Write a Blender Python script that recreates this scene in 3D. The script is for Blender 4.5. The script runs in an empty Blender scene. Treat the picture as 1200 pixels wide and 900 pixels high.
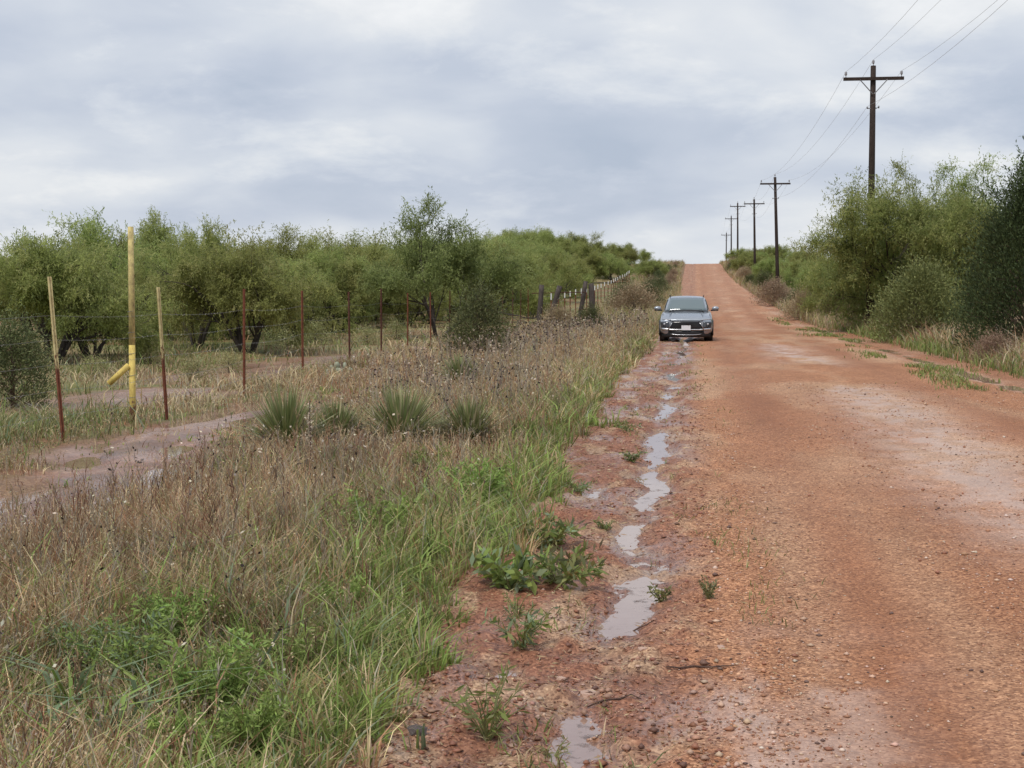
import bpy, math, random
import numpy as np
from mathutils import Vector, Matrix

# ------------------------------------------------------------------ camera, world, sun, exposure
SC = bpy.context.scene
COL = SC.collection
R = math.radians
EYE = Vector((0.0, 0.0, 1.6))
YAW = math.atan(215 / 1700.0)
PITCH = math.atan(105 / 1700.0)
cam_d = bpy.data.cameras.new('camera'); cam = bpy.data.objects.new('camera', cam_d); COL.objects.link(cam)
cam_d.sensor_width = 36.0; cam_d.lens = 36.0 * 1700 / 1200; cam_d.clip_start = 0.1; cam_d.clip_end = 6000
cam.location = EYE
cam.rotation_euler = (R(90) - PITCH, 0, YAW)
SC.camera = cam
SC.render.resolution_x, SC.render.resolution_y = 1024, 768

SUN_EL, SUN_AZ = R(58), R(205)          # azimuth clockwise from +Y
world = bpy.data.worlds.new('World'); SC.world = world; world.use_nodes = True
nt = world.node_tree; nt.nodes.clear()
def wn(t, **k):
    n = nt.nodes.new(t)
    for a, v in k.items(): setattr(n, a, v)
    return n
def wl(a, b): nt.links.new(a, b)
def wmath(op, a, b=None, clamp=False):
    n = wn('ShaderNodeMath', operation=op, use_clamp=clamp)
    for i, v in enumerate((a, b)):
        if v is None: continue
        if isinstance(v, (int, float)): n.inputs[i].default_value = v
        else: wl(v, n.inputs[i])
    return n.outputs[0]
out = wn('ShaderNodeOutputWorld')
tc = wn('ShaderNodeTexCoord'); sep = wn('ShaderNodeSeparateXYZ'); wl(tc.outputs['Generated'], sep.inputs[0])
zc = wmath('ADD', wmath('MAXIMUM', sep.outputs[2], 0.0), 0.27)
comb = wn('ShaderNodeCombineXYZ')
wl(wmath('DIVIDE', sep.outputs[0], zc), comb.inputs[0]); wl(wmath('DIVIDE', sep.outputs[1], zc), comb.inputs[1])
def wnoise(scale, detail, rough, off, dist=0.3):
    mp = wn('ShaderNodeMapping'); mp.inputs['Location'].default_value = off; wl(comb.outputs[0], mp.inputs[0])
    n = wn('ShaderNodeTexNoise'); n.inputs['Scale'].default_value = scale; n.inputs['Detail'].default_value = detail
    n.inputs['Roughness'].default_value = rough; n.inputs['Distortion'].default_value = dist
    wl(mp.outputs[0], n.inputs[0]); return n.outputs[0]
def wramp(src, stops):
    n = wn('ShaderNodeValToRGB'); wl(src, n.inputs[0]); e = n.color_ramp.elements
    while len(e) < len(stops): e.new(0.5)
    for el, (p, c) in zip(e, stops): el.position = p; el.color = (*c, 1)
    return n.outputs[0]
big = wnoise(1.05, 3, 0.45, (4.4, 3.25, 0)); fine = wnoise(3.0, 6, 0.5, (7.3, 2.2, 0), 0.25)
cl = wmath('ADD', wmath('MULTIPLY', big, 0.68), wmath('MULTIPLY', fine, 0.32))
pf = wmath('MULTIPLY', wmath('SMOOTH_MIN' if False else 'MAXIMUM', wmath('SUBTRACT', wnoise(2.6, 9, .62, (1.3, 8.2, 0), .15), .52), 0.0), 0.55)
cl = wmath('ADD', cl, pf)
hor = wmath('POWER', wmath('SUBTRACT', 1.0, wmath('MINIMUM', wmath('MULTIPLY', wmath('MAXIMUM', sep.outputs[2], 0.0), 7.0), 1.0)), 1.6)
cl2 = wmath('ADD', cl, wmath('MULTIPLY', hor, 0.17))
ccol = wramp(cl2, [(0.40, (.43, .49, .595)), (0.485, (.515, .565, .66)), (0.555, (.625, .665, .73)), (0.635, (.755, .775, .80)), (0.76, (.92, .92, .92))])
sky = wn('ShaderNodeTexSky', sky_type='NISHITA', sun_disc=False)
sky.sun_elevation = SUN_EL; sky.sun_rotation = SUN_AZ; sky.air_density = 1.0; sky.dust_density = 2.5
b1 = wn('ShaderNodeBackground'); wl(sky.outputs[0], b1.inputs[0]); b1.inputs[1].default_value = 0.09
b2 = wn('ShaderNodeBackground'); wl(ccol, b2.inputs[0]); b2.inputs[1].default_value = 0.80
mx = wn('ShaderNodeMixShader'); mx.inputs[0].default_value = 0.94
wl(b1.outputs[0], mx.inputs[1]); wl(b2.outputs[0], mx.inputs[2]); wl(mx.outputs[0], out.inputs[0])

sd = bpy.data.lights.new('sun', 'SUN'); sd.energy = 1.5; sd.angle = R(14); sd.color = (1, .96, .90)
sun = bpy.data.objects.new('sun', sd); COL.objects.link(sun)
sv = Vector((math.sin(SUN_AZ) * math.cos(SUN_EL), math.cos(SUN_AZ) * math.cos(SUN_EL), math.sin(SUN_EL)))
sun.rotation_euler = sv.to_track_quat('Z', 'Y').to_euler(); sun.location = (0, 0, 60)
SC.view_settings.view_transform = 'Standard'; SC.view_settings.look = 'None'
SC.view_settings.exposure = 0.46; SC.view_settings.gamma = 1.0; SC.view_settings.use_curve_mapping = False
SC.cycles.max_bounces = 8; SC.cycles.diffuse_bounces = 5; SC.cycles.transmission_bounces = 6; SC.cycles.use_denoising = True

# ------------------------------------------------------------------ helpers
rs = np.random.default_rng(11)
random.seed(5)

def hsh(xi, yi, seed):
    h = (xi.astype(np.int64) * 374761393 + yi.astype(np.int64) * 668265263 + seed * 1442695041) & 0xffffffff
    h = ((h ^ (h >> 13)) * 1274126177) & 0xffffffff
    h = ((h ^ (h >> 16)) * 2246822519) & 0xffffffff
    return ((h ^ (h >> 15)) & 0xffffff) / float(0xffffff)
def vnoise(x, y, seed=0):
    x = np.asarray(x, float); y = np.asarray(y, float)
    xi = np.floor(x); yi = np.floor(y); fx = x - xi; fy = y - yi
    fx = fx * fx * (3 - 2 * fx); fy = fy * fy * (3 - 2 * fy)
    a = hsh(xi, yi, seed); b = hsh(xi + 1, yi, seed); c = hsh(xi, yi + 1, seed); d = hsh(xi + 1, yi + 1, seed)
    return (a * (1 - fx) + b * fx) * (1 - fy) + (c * (1 - fx) + d * fx) * fy
def fbm(x, y, o=4, seed=0):
    s = 0; a = 0.5; n = 0
    for i in range(o):
        s = s + a * vnoise(np.asarray(x) * 2 ** i + 13.7 * i, np.asarray(y) * 2 ** i - 7.3 * i, seed + i); n += a; a *= 0.5
    return s / n
def sstep(x, a, b):
    t = np.clip((np.asarray(x, float) - a) / (b - a), 0, 1); return t * t * (3 - 2 * t)
def mixc(a, b, t):
    t = np.asarray(t)[..., None]; return np.asarray(a) * (1 - t) + np.asarray(b) * t

PY = np.array([-400, 0, 40, 75, 100, 121, 150, 176, 205, 232, 250, 268, 300, 345, 420, 600, 1200, 5000], float)
PZ = np.array([0, 0, 0, .02, .40, .95, 1.95, 3.1, 4.75, 6.15, 6.75, 6.75, 6.1, 4.6, 2.5, -2, -12, -80], float)
_h = np.diff(PY); _d = np.diff(PZ) / _h; _m = np.zeros(len(PY))
for i in range(1, len(PY) - 1):
    if _d[i - 1] * _d[i] > 0:
        w1 = 2 * _h[i] + _h[i - 1]; w2 = _h[i] + 2 * _h[i - 1]; _m[i] = (w1 + w2) / (w1 / _d[i - 1] + w2 / _d[i])
def prof(y):
    y = np.clip(np.asarray(y, float), PY[0], PY[-1] - 1e-6)
    i = np.clip(np.searchsorted(PY, y, side='right') - 1, 0, len(PY) - 2)
    t = (y - PY[i]) / _h[i]
    return ((1 + 2 * t) * (1 - t) ** 2) * PZ[i] + t * (1 - t) ** 2 * _h[i] * _m[i] + t * t * (3 - 2 * t) * PZ[i + 1] + t * t * (t - 1) * _h[i] * _m[i + 1]

UL, UR = -1.75, 6.7              # edges of the road sheet
def veg_edge(y):                 # where the verge plants begin, left of the road
    return -1.14 + 0.75 * (fbm(np.asarray(y) / 1.5, 0.5 + 0 * np.asarray(y), 3, 41) - .5) - 0.30 * sstep(y, 10, 24) - .7 * sstep(y, 120, 220)
def H(u, y):                     # the land
    u = np.asarray(u, float); y = np.asarray(y, float)
    z = prof(y)
    off = np.maximum(sstep(-u, 1.5, 3.5), sstep(u, 6.2, 8))
    z = z + off * .12 * (fbm(u / 2.5, y / 2.5, 4, 3) - .5) + off * 0.03
    far = np.maximum(sstep(-u, 9, 30), sstep(u, 9, 30))
    z = z + far * .7 * (fbm(u / 22, y / 22, 3, 9) - .5)
    z = z + 1.5 * sstep(y, 85, 190) * sstep(-u, 10, 35)
    z = z + .07 * np.exp(-((u + 6.3) / 2.2) ** 2) * (fbm(u * 1.4, y * 1.1, 4, 19) - .5)
    uc = -5.75 + .7 * (1 - sstep(y, 11, 15)) - .2 * np.sin(y * .45)      # wheel ruts of the track along the fence
    z = z - .085 * (np.exp(-((u - uc - .42) / .2) ** 2) + np.exp(-((u - uc + .42) / .2) ** 2)) * (.3 + 1.1 * sstep(fbm(u / 1.5, y / 1.3, 2, 20), .35, .6)) * sstep(y, 7.5, 9) * (1 - sstep(y, 18, 22))
    inside = sstep(u, UL, UL + .25) * sstep(-u, -UR, -UR + .25)
    return z - .16 * inside
def road_z(u, y):
    u = np.asarray(u, float); y = np.asarray(y, float)
    z = prof(y) + .05 * np.clip(1 - ((u - 2.7) / 2.7) ** 2, 0, 1)
    sh = sstep(-u, -.35, .15) * sstep(u, -1.75, -1.4)
    sh2 = sstep(u, 4.6, 5.2)
    mean = -.40 + .5 * (fbm(y / 2.1, 0 * y, 3, 77) - .5)
    z = z - .060 * np.exp(-((u - mean) / .15) ** 2) * (.35 + 1.2 * sstep(fbm(u / .8, y / 1.5, 2, 8), .3, .6)) - .05 * np.exp(-((u + .82) / .13) ** 2) * sstep(fbm(u / 2, y / .7, 2, 18), .45, .6)
    z = z + sh * (.07 * (fbm(u * 3, y * 2.2, 3, 21) - .5) + .075 * (fbm(u * 9, y * 8, 3, 22) - .5) + .05 * np.maximum(fbm(u * 17, y * 14, 2, 27) - .45, 0))
    z = z - .03 * np.exp(-((u - 5.45) / .28) ** 2) * sstep(y, 15, 24)
    z = z + sh2 * (.05 * (fbm(u * 2.4, y * 1.6, 4, 23) - .5))
    z = z + .022 * (fbm(u * 1.2, y * .8, 3, 24) - .5) + .012 * (fbm(u * 11, y * 10, 3, 25) - .5)
    z = z - .018 * np.exp(-((u - .85) / .3) ** 2) - .02 * np.exp(-((u - 2.5) / .5) ** 2)
    edge = np.maximum(sstep(-u, 1.55, 1.75), sstep(u, 6.4, 6.7))
    return z - .05 * edge
def ground(u, y):
    return float(np.where((u > UL + .05) & (u < UR - .1), road_z(u, y), H(u, y)))
def P(u, y): return Vector((u, y, ground(u, y)))

_f = Vector((-math.sin(YAW) * math.cos(PITCH), math.cos(YAW) * math.cos(PITCH), -math.sin(PITCH)))
_r = Vector((math.cos(YAW), math.sin(YAW), 0)); _u = _r.cross(_f)
def spot(px, py):                # measured in the photograph: the point of the ground seen there
    d = (_f * 1700 + _r * (px - 600) + _u * (450 - py)).normalized()
    t = 2.0
    while t < 600:
        p = EYE + d * t
        if p.z <= ground(p.x, p.y): break
        t += .03 + t * .001
    return Vector((p.x, p.y, ground(p.x, p.y)))
def at_depth(px, depth):         # ground point in the vertical plane of column px at a given distance
    p = EYE + (_f * 1700 + _r * (px - 600)) * (depth / 1700)
    return P(p.x, p.y)

def tag(o, label=None, cat=None, group=None, kind=None):
    if label: o['label'] = label
    if cat: o['category'] = cat
    if group: o['group'] = group
    if kind: o['kind'] = kind
    return o
def empty(name, loc=(0, 0, 0), rz=0):
    o = bpy.data.objects.new(name, None); COL.objects.link(o); o.location = loc; o.rotation_euler = (0, 0, rz)
    o.empty_display_size = .2
    return o
def link_mesh(name, me, mat=None, parent=None, loc=None):
    o = bpy.data.objects.new(name, me); COL.objects.link(o)
    if mat is not None and not me.materials: me.materials.append(mat)
    if parent is not None: o.parent = parent
    if loc is not None: o.location = loc
    return o
def mesh_np(name, V, F, col=None, smooth=False, attrs=None):
    """V (n,3); F list of (m,k) index arrays; col (n,3) per-vertex tint."""
    me = bpy.data.meshes.new(name)
    V = np.asarray(V, np.float32)
    me.vertices.add(len(V)); me.vertices.foreach_set('co', V.ravel())
    loops = np.concatenate([f.ravel() for f in F]).astype(np.int32)
    tot = np.concatenate([np.full(len(f), f.shape[1], np.int32) for f in F])
    st = np.concatenate([[0], np.cumsum(tot)[:-1]]).astype(np.int32)
    me.loops.add(len(loops)); me.loops.foreach_set('vertex_index', loops)
    me.polygons.add(len(tot)); me.polygons.foreach_set('loop_start', st); me.polygons.foreach_set('loop_total', tot)
    if smooth: me.polygons.foreach_set('use_smooth', np.ones(len(tot), bool))
    me.update(calc_edges=True)
    if col is not None:
        a = me.color_attributes.new('Col', 'FLOAT_COLOR', 'POINT')
        c = np.ones((len(V), 4), np.float32); c[:, :3] = col; a.data.foreach_set('color', c.ravel())
    for k, v in (attrs or {}).items():
        a = me.attributes.new(k, 'FLOAT', 'POINT'); a.data.foreach_set('value', np.asarray(v, np.float32))
    return me

class MB:
    """collects simple shapes into one mesh"""
    def __init__(s): s.v = []; s.f = []
    def add(s, vs, fs):
        b = len(s.v); s.v += [tuple(v) for v in vs]; s.f += [tuple(i + b for i in f) for f in fs]
    def box(s, c, d, M=None):
        c = Vector(c); d = Vector(d) / 2; vs = []
        for x in (-1, 1):
            for y in (-1, 1):
                for z in (-1, 1):
                    p = Vector((x * d.x, y * d.y, z * d.z))
                    vs.append(c + (M @ p if M else p))
        s.add(vs, [(0, 1, 3, 2), (4, 6, 7, 5), (0, 4, 5, 1), (2, 3, 7, 6), (0, 2, 6, 4), (1, 5, 7, 3)])
    def tube(s, pts, rad, n=6, caps=True):
        pts = [Vector(p) for p in pts]; rad = rad if hasattr(rad, '__len__') else [rad] * len(pts)
        b = len(s.v); up = Vector((0, 0, 1))
        for i, p in enumerate(pts):
            t = (pts[min(i + 1, len(pts) - 1)] - pts[max(i - 1, 0)])
            t = t.normalized() if t.length > 1e-9 else up
            a = t.cross(Vector((1, 0, 0)) if abs(t.x) < .8 else Vector((0, 1, 0))).normalized(); c = t.cross(a)
            for k in range(n):
                th = 2 * math.pi * k / n
                s.v.append(tuple(p + (a * math.cos(th) + c * math.sin(th)) * rad[i]))
        for i in range(len(pts) - 1):
            for k in range(n):
                k2 = (k + 1) % n
                s.f.append((b + i * n + k, b + i * n + k2, b + (i + 1) * n + k2, b + (i + 1) * n + k))
        if caps:
            s.f.append(tuple(b + k for k in range(n))[::-1]); s.f.append(tuple(b + (len(pts) - 1) * n + k for k in range(n)))
    def mesh(s, name, smooth=False):
        me = bpy.data.meshes.new(name); me.from_pydata(s.v, [], s.f)
        if smooth: me.polygons.foreach_set('use_smooth', np.ones(len(me.polygons), bool))
        me.update(); return me
    def build(s, name, mat, parent=None, smooth=False, loc=None):
        return link_mesh(name, s.mesh(name, smooth), mat, parent, loc)

# ------------------------------------------------------------------ materials
class NT:
    def __init__(s, name):
        s.m = bpy.data.materials.new(name); s.m.use_nodes = True; s.t = s.m.node_tree; s.t.nodes.clear()
        s.out = s.n('ShaderNodeOutputMaterial')
    def n(s, t, **k):
        x = s.t.nodes.new(t)
        for a, v in k.items(): setattr(x, a, v)
        return x
    def l(s, a, b): s.t.links.new(a, b)
    def set(s, sock, v):
        if isinstance(v, bpy.types.NodeSocket): s.l(v, sock)
        elif isinstance(v, (tuple, list)) and len(v) == 3 and sock.type == 'RGBA': sock.default_value = (*v, 1)
        else: sock.default_value = v
    def math(s, op, a, b=0.0, clamp=False):
        x = s.n('ShaderNodeMath', operation=op, use_clamp=clamp); s.set(x.inputs[0], a); s.set(x.inputs[1], b); return x.outputs[0]
    def mix(s, f, a, b, blend='MIX'):
        x = s.n('ShaderNodeMix', data_type='RGBA', blend_type=blend); s.set(x.inputs[0], f); s.set(x.inputs[6], a); s.set(x.inputs[7], b); return x.outputs[2]
    def coord(s, scale=(1, 1, 1), which='Object'):
        c = s.n('ShaderNodeTexCoord'); m = s.n('ShaderNodeMapping'); m.inputs['Scale'].default_value = scale; s.l(c.outputs[which], m.inputs[0]); return m.outputs[0]
    def noise(s, vec, scale, detail=4, rough=.55):
        x = s.n('ShaderNodeTexNoise'); s.l(vec, x.inputs[0]); x.inputs['Scale'].default_value = scale; x.inputs['Detail'].default_value = detail; x.inputs['Roughness'].default_value = rough; return x.outputs[0]
    def vor(s, vec, scale, feature='F1'):
        x = s.n('ShaderNodeTexVoronoi', feature=feature); s.l(vec, x.inputs[0]); x.inputs['Scale'].default_value = scale; return x
    def ramp(s, f, stops):
        x = s.n('ShaderNodeValToRGB'); s.l(f, x.inputs[0]); e = x.color_ramp.elements
        while len(e) < len(stops): e.new(.5)
        for el, (p, c) in zip(e, stops): el.position = p; el.color = (*c, 1) if len(c) == 3 else c
        return x.outputs[0]
    def bump(s, h, strength, dist=.01, normal=None):
        x = s.n('ShaderNodeBump'); s.l(h, x.inputs['Height']); x.inputs['Strength'].default_value = strength; x.inputs['Distance'].default_value = dist
        if normal is not None: s.l(normal, x.inputs['Normal'])
        return x.outputs[0]
    def pbsdf(s, color, rough=.6, spec=.5, metal=0, normal=None, coat=0, **k):
        x = s.n('ShaderNodeBsdfPrincipled'); s.set(x.inputs['Base Color'], color); s.set(x.inputs['Roughness'], rough)
        s.set(x.inputs['Specular IOR Level'], spec); s.set(x.inputs['Metallic'], metal); s.set(x.inputs['Coat Weight'], coat)
        for a, v in k.items(): s.set(x.inputs[a.replace('_', ' ')], v)
        if normal is not None: s.l(normal, x.inputs['Normal'])
        return x.outputs[0]
    def done(s, sh): s.l(sh, s.out.inputs[0]); return s.m

def m_plain(name, c, rough=.6, metal=0, spec=.5, coat=0, vary=.25, scale=12, bump=0):
    t = NT(name); v = t.coord(); n = t.noise(v, scale, 5)
    f = t.math('ADD', t.math('MULTIPLY', n, 2 * vary), 1 - vary)
    col = t.mix(1.0, c, f, 'MULTIPLY')
    nb = t.bump(t.noise(v, scale * 4, 4), bump, .01) if bump else None
    return t.done(t.pbsdf(col, t.math('ADD', t.math('MULTIPLY', n, .2), max(rough - .1, 0)), spec, metal, nb, coat))

def m_leaf(name, trans=.3, rough=.55, spec=.25, vary=.16, hue=.02):
    t = NT(name)
    a = t.n('ShaderNodeAttribute', attribute_name='Col')
    oi = t.n('ShaderNodeObjectInfo')
    hs = t.n('ShaderNodeHueSaturation'); t.l(a.outputs[0], hs.inputs['Color'])
    t.set(hs.inputs['Value'], t.math('ADD', t.math('MULTIPLY', oi.outputs['Random'], 2 * vary), 1 - vary))
    t.set(hs.inputs['Hue'], t.math('ADD', t.math('MULTIPLY', oi.outputs['Random'], 2 * hue), .5 - hue))
    p = t.pbsdf(hs.outputs[0], rough, spec)
    tr = t.n('ShaderNodeBsdfTranslucent'); t.l(hs.outputs[0], tr.inputs[0])
    mx = t.n('ShaderNodeMixShader'); mx.inputs[0].default_value = trans; t.l(p, mx.inputs[1]); t.l(tr.outputs[0], mx.inputs[2])
    return t.done(mx.outputs[0])

def m_ground(name, road):
    t = NT(name); v = t.coord()
    a = t.n('ShaderNodeAttribute', attribute_name='Col'); wet = t.n('ShaderNodeAttribute', attribute_name='wet').outputs['Fac']
    grit = t.n('ShaderNodeAttribute', attribute_name='grit').outputs['Fac']
    v1 = t.vor(v, 88 if road else 40); v2 = t.vor(v, 36 if road else 14)
    c1 = t.n('ShaderNodeSeparateColor'); t.l(v1.outputs['Color'], c1.inputs[0])
    c2 = t.n('ShaderNodeSeparateColor'); t.l(v2.outputs['Color'], c2.inputs[0])
    n1 = t.noise(v, 3.2, 6, .6); n2 = t.noise(v, 28, 5, .65)
    n3 = t.noise(t.coord((1, .22, 1)), 1.6, 5, .6)
    # stone to stone tint: dark red brown ... pale tan
    tint = t.ramp(c1.outputs[0], [(0, (.34, .27, .25)), (.25, (.72, .66, .62)), (.55, (1.0, .98, .95)), (.8, (1.28, 1.30, 1.25)), (1, (1.75, 1.9, 1.9))])
    tint2 = t.ramp(c2.outputs[0], [(0, (.62, .56, .54)), (.4, (.95, .94, .93)), (.75, (1.08, 1.08, 1.06)), (1, (1.5, 1.6, 1.6))])
    st = t.mix(.5, tint, tint2, 'MULTIPLY')
    col = t.mix(grit, a.outputs[0], t.mix(1.0, a.outputs[0], st, 'MULTIPLY'))
    f = t.math('ADD', t.math('MULTIPLY', n1, .5), t.math('ADD', t.math('MULTIPLY', n2, .45), t.math('ADD', t.math('MULTIPLY', n3, .55), .25)))
    col = t.mix(1.0, col, f, 'MULTIPLY')
    rough = t.math('SUBTRACT', t.math('ADD', t.math('MULTIPLY', n2, .25), .62), t.math('MULTIPLY', wet, .52), True)
    h = t.math('ADD', t.math('MULTIPLY', t.math('SUBTRACT', 1.0, v1.outputs['Distance']), t.math('MULTIPLY', grit, c1.outputs[1])), t.math('ADD', t.math('MULTIPLY', n2, 1.0), t.math('MULTIPLY', c2.outputs[1], .35)))
    nb = t.bump(h, .55, .012); nb_ = nb.node; t.set(nb_.inputs['Strength'], t.math('MULTIPLY', .55, t.math('SUBTRACT', 1.0, t.math('MULTIPLY', wet, .72))))
    return t.done(t.pbsdf(col, rough, t.math('ADD', .16, t.math('MULTIPLY', wet, .6)), 0, nb))

def m_bark(name, c, scale=9):
    t = NT(name); v = t.coord((1, 1, .25)); n = t.noise(v, scale, 6, .65)
    col = t.ramp(n, [(.25, tuple(x * .45 for x in c)), (.55, c), (.8, tuple(min(x * 1.6, 1) for x in c))])
    return t.done(t.pbsdf(col, .85, .2, 0, t.bump(n, .7, .03)))

def m_rust(name, c, c2, spec=.3, chips=None):
    t = NT(name); v = t.coord(); n = t.noise(v, 14, 6, .65); n2 = t.noise(t.coord((1, 1, .3)), 45, 4, .6)
    col = t.mix(t.ramp(n, [(.38, (0, 0, 0)), (.62, (1, 1, 1))]), c, c2)
    col = t.mix(1.0, col, t.math('ADD', t.math('MULTIPLY', n2, .8), .6), 'MULTIPLY')
    if chips:
        z = t.n('ShaderNodeSeparateXYZ'); t.l(v, z.inputs[0]); n3 = t.noise(t.coord((1, 1, .4)), 32, 5, .7)
        low = t.math('MULTIPLY', t.math('SUBTRACT', chips[1], z.outputs[2], True), chips[2])
        col = t.mix(t.ramp(t.math('ADD', n3, t.math('MINIMUM', low, .3)), [(.60, (0, 0, 0)), (.66, (1, 1, 1))]), col, chips[0])
    return t.done(t.pbsdf(col, .75, spec, 0, t.bump(n2, .3, .005)))

M = {}
M['road'] = m_ground('road_gravel', True)
M['ground'] = m_ground('soil', False)
M['leaf'] = m_leaf('mesquite_leaf', .54)
M['needle'] = m_leaf('juniper_needle', .15, .6, .2, .12)
M['grass'] = m_leaf('grass_blade', .25, .55, .22, 0, 0)
M['bark'] = m_bark('mesquite_bark', (.085, .07, .06))
M['cedar_bark'] = m_bark('juniper_bark', (.16, .11, .08))
M['pole'] = m_bark('creosote_pole', (.05, .036, .03), 16)
M['oldwood'] = m_bark('weathered_post', (.10, .082, .072), 14)
M['rust'] = m_rust('rusty_steel', (.15, .05, .03), (.24, .085, .045))
M['rust_dark'] = m_rust('dark_rusty_steel', (.08, .035, .025), (.15, .06, .04))
M['cream'] = m_rust('cream_paint', (.66, .57, .30), (.50, .40, .20), chips=((.17, .07, .04), .98, .9))
M['yellow'] = m_rust('yellow_paint', (.74, .57, .16), (.60, .44, .13), chips=((.24, .13, .08), .3, 1.2))
M['yellowwood'] = m_rust('faded_yellow_paint', (.66, .54, .22), (.42, .33, .15), chips=((.20, .15, .09), 0, 0))
M['white'] = m_plain('white_paint', (.78, .78, .75), .5, vary=.08)
M['wire'] = m_plain('galvanised_wire', (.30, .29, .27), .45, .6, vary=.2)
M['line'] = m_plain('aluminium_conductor', (.42, .44, .47), .5, .3, vary=.1)
M['insul'] = m_plain('glazed_insulator', (.30, .29, .30), .2, vary=.1)
M['steel'] = m_plain('grey_steel', (.25, .25, .26), .5, .7, vary=.15)
M['rock'] = m_plain('pink_rock', (.50, .33, .25), .6, vary=.3, scale=25, bump=.4)
M['darkrock'] = m_plain('dark_rock', (.08, .06, .055), .5, vary=.3, scale=25, bump=.4)
M['stem'] = m_plain('green_stem', (.20, .21, .08), .6)
M['twig'] = m_bark('dead_twig', (.12, .075, .06), 30)

# ------------------------------------------------------------------ ground sheet
def grow(a, b, first, ratio):
    L = [a]; d = first
    while L[-1] < b: L.append(L[-1] + d); d *= ratio
    return L
ul = sorted([-x for x in grow(9.5, 2500, .3, 1.17)]) + list(np.arange(-9.4, -1.0, .1)) + list(np.arange(-1.0, 6.0, .5)) + list(np.arange(6.0, 9.5, .12)) + grow(9.5, 2500, .3, 1.17)
yl = sorted([-x for x in grow(0, 300, 1.0, 1.4)][1:]) + grow(0, 5, .25, 1) [:-1] + grow(5, 4500, .1, 1.013)
ul = np.array(sorted(set(np.round(ul, 4)))); yl = np.array(sorted(set(np.round(yl, 4))))
def sheet(name, ul, yl, fz):
    U, Y = np.meshgrid(ul, yl); Z = fz(U, Y)
    V = np.stack([U, Y, Z], -1).reshape(-1, 3); nu = len(ul); ny = len(yl)
    i = (np.arange(ny - 1)[:, None] * nu + np.arange(nu - 1)[None]).ravel()
    F = np.stack([i, i + 1, i + nu + 1, i + nu], 1)
    return V, F
V, F = sheet('ground', ul, yl, H)
u, y = V[:, 0], V[:, 1]
soil = np.array((.26, .122, .073)); pale = np.array((.42, .27, .21)); litter = np.array((.23, .155, .085)); gtan = np.array((.25, .205, .095)); ggrn = np.array((.15, .165, .06))
def bare_mask(u, y):   # worn track along the fence and bare soil beyond it
    n = fbm(u * 2.1, y * .55, 5, 55)
    a = np.exp(-((u + 5.75 - .7 * (1 - sstep(y, 11, 15)) + .2 * np.sin(y * .45)) / (.72 + .35 * (1 - sstep(y, 12, 16)))) ** 2) * sstep(y, 6, 9) * (1 - sstep(y, 19, 25))
    b = np.exp(-((u + 8.7) / 1.3) ** 2) * sstep(y, 22, 27) * (1 - sstep(y, 34, 40))
    c = np.exp(-((u + 8.4) / 1.2) ** 2) * sstep(y, 16, 18) * (1 - sstep(y, 22, 25)) * .8
    d = np.exp(-((u + 6.4) / .7) ** 2) * sstep(y, 24, 28) * (1 - sstep(y, 36, 44)) * .7
    return np.clip(np.maximum.reduce([a, b, c, d]) * 2.8 - 3.6 * n + .70, 0, 1)
bm = bare_mask(u, y)
n1 = fbm(u / 3, y / 3, 4, 31); n2 = fbm(u / .7, y / .7, 3, 32)
c = mixc(litter, gtan, sstep(n1, .4, .6) * (u < -7))
c = mixc(c, ggrn, sstep(fbm(u / 5, y / 5, 3, 33), .42, .62) * .8 * ((u < -6.5) | (u > 6)))
c = mixc(c, soil, sstep(n2, .52, .72) * .7)
n4 = fbm(u * 3.2, y * .9, 4, 36)
c = mixc(c, mixc(mixc(soil * .72, soil * 1.1, sstep(n4, .3, .5)), pale, .5 * sstep(n2, .35, .6) * sstep(n4, .38, .6)), bm)
me = mesh_np('ground', V, [F], c, True, {'wet': bm * (.62 + .35 * np.maximum(sstep(n2, .42, .6), sstep(n4, .42, .55))), 'grit': np.full(len(u), .45)})
tag(link_mesh('ground', me, M['ground']), kind='structure')

# ------------------------------------------------------------------ road sheet
ul = np.array(list(np.arange(UL, 1.2, .026)) + list(np.arange(1.2, UR + .01, .065)))
yl = [-40.0]
while yl[-1] < 330:
    Y = yl[-1]; yl.append(Y + (2.0 if Y < 0 else .2 if Y < 2.6 else max(.027, Y * .006)))
V, F = sheet('road', ul, np.array(yl), road_z)
u, y = V[:, 0], V[:, 1]
red = np.array((.415, .20, .108)); redd = np.array((.32, .135, .066)); tan = np.array((.525, .33, .208)); mud = np.array((.27, .115, .068)); pink = np.array((.53, .35, .265))
wob = .25 * (fbm(y / 6, 0 * y, 2, 61) - .5)
s1 = fbm(u / .9, y / 3.5, 4, 62); s2 = fbm(u / .35, y / .9, 4, 63); s3 = fbm(u / 2.2, y / 7, 3, 64)
c = mixc(red, tan, sstep(s1, .42, .68) * .75)
tr = np.exp(-((u - .85 + wob) / .42) ** 2) + .8 * np.exp(-((u - 3.7 + wob) / .5) ** 2) + .5 * np.exp(-((u - 1.75 + wob) / .4) ** 2)
c = mixc(c, redd, np.clip(tr, 0, 1) * (.55 + .45 * sstep(s3, .35, .6)))
pw = np.exp(-((u - 2.5 + wob * 1.5 - .25 * (s1 - .5)) / .62) ** 2) * sstep(s3 + .35 * (s2 - .5), .36, .52) * sstep(y, 7.5, 10) * (1 - .7 * sstep(y, 35, 60))
pw = np.maximum(pw, np.exp(-((u - .25) / .55) ** 2) * (1 - sstep(y, 5.6, 7.6)) * sstep(s2 + .4 * (s1 - .5), .38, .56) * .9)
pw = np.maximum(pw, .8 * np.exp(-((u - 5.35) / .35) ** 2) * sstep(y, 14, 20) * sstep(s1, .38, .55))
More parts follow.
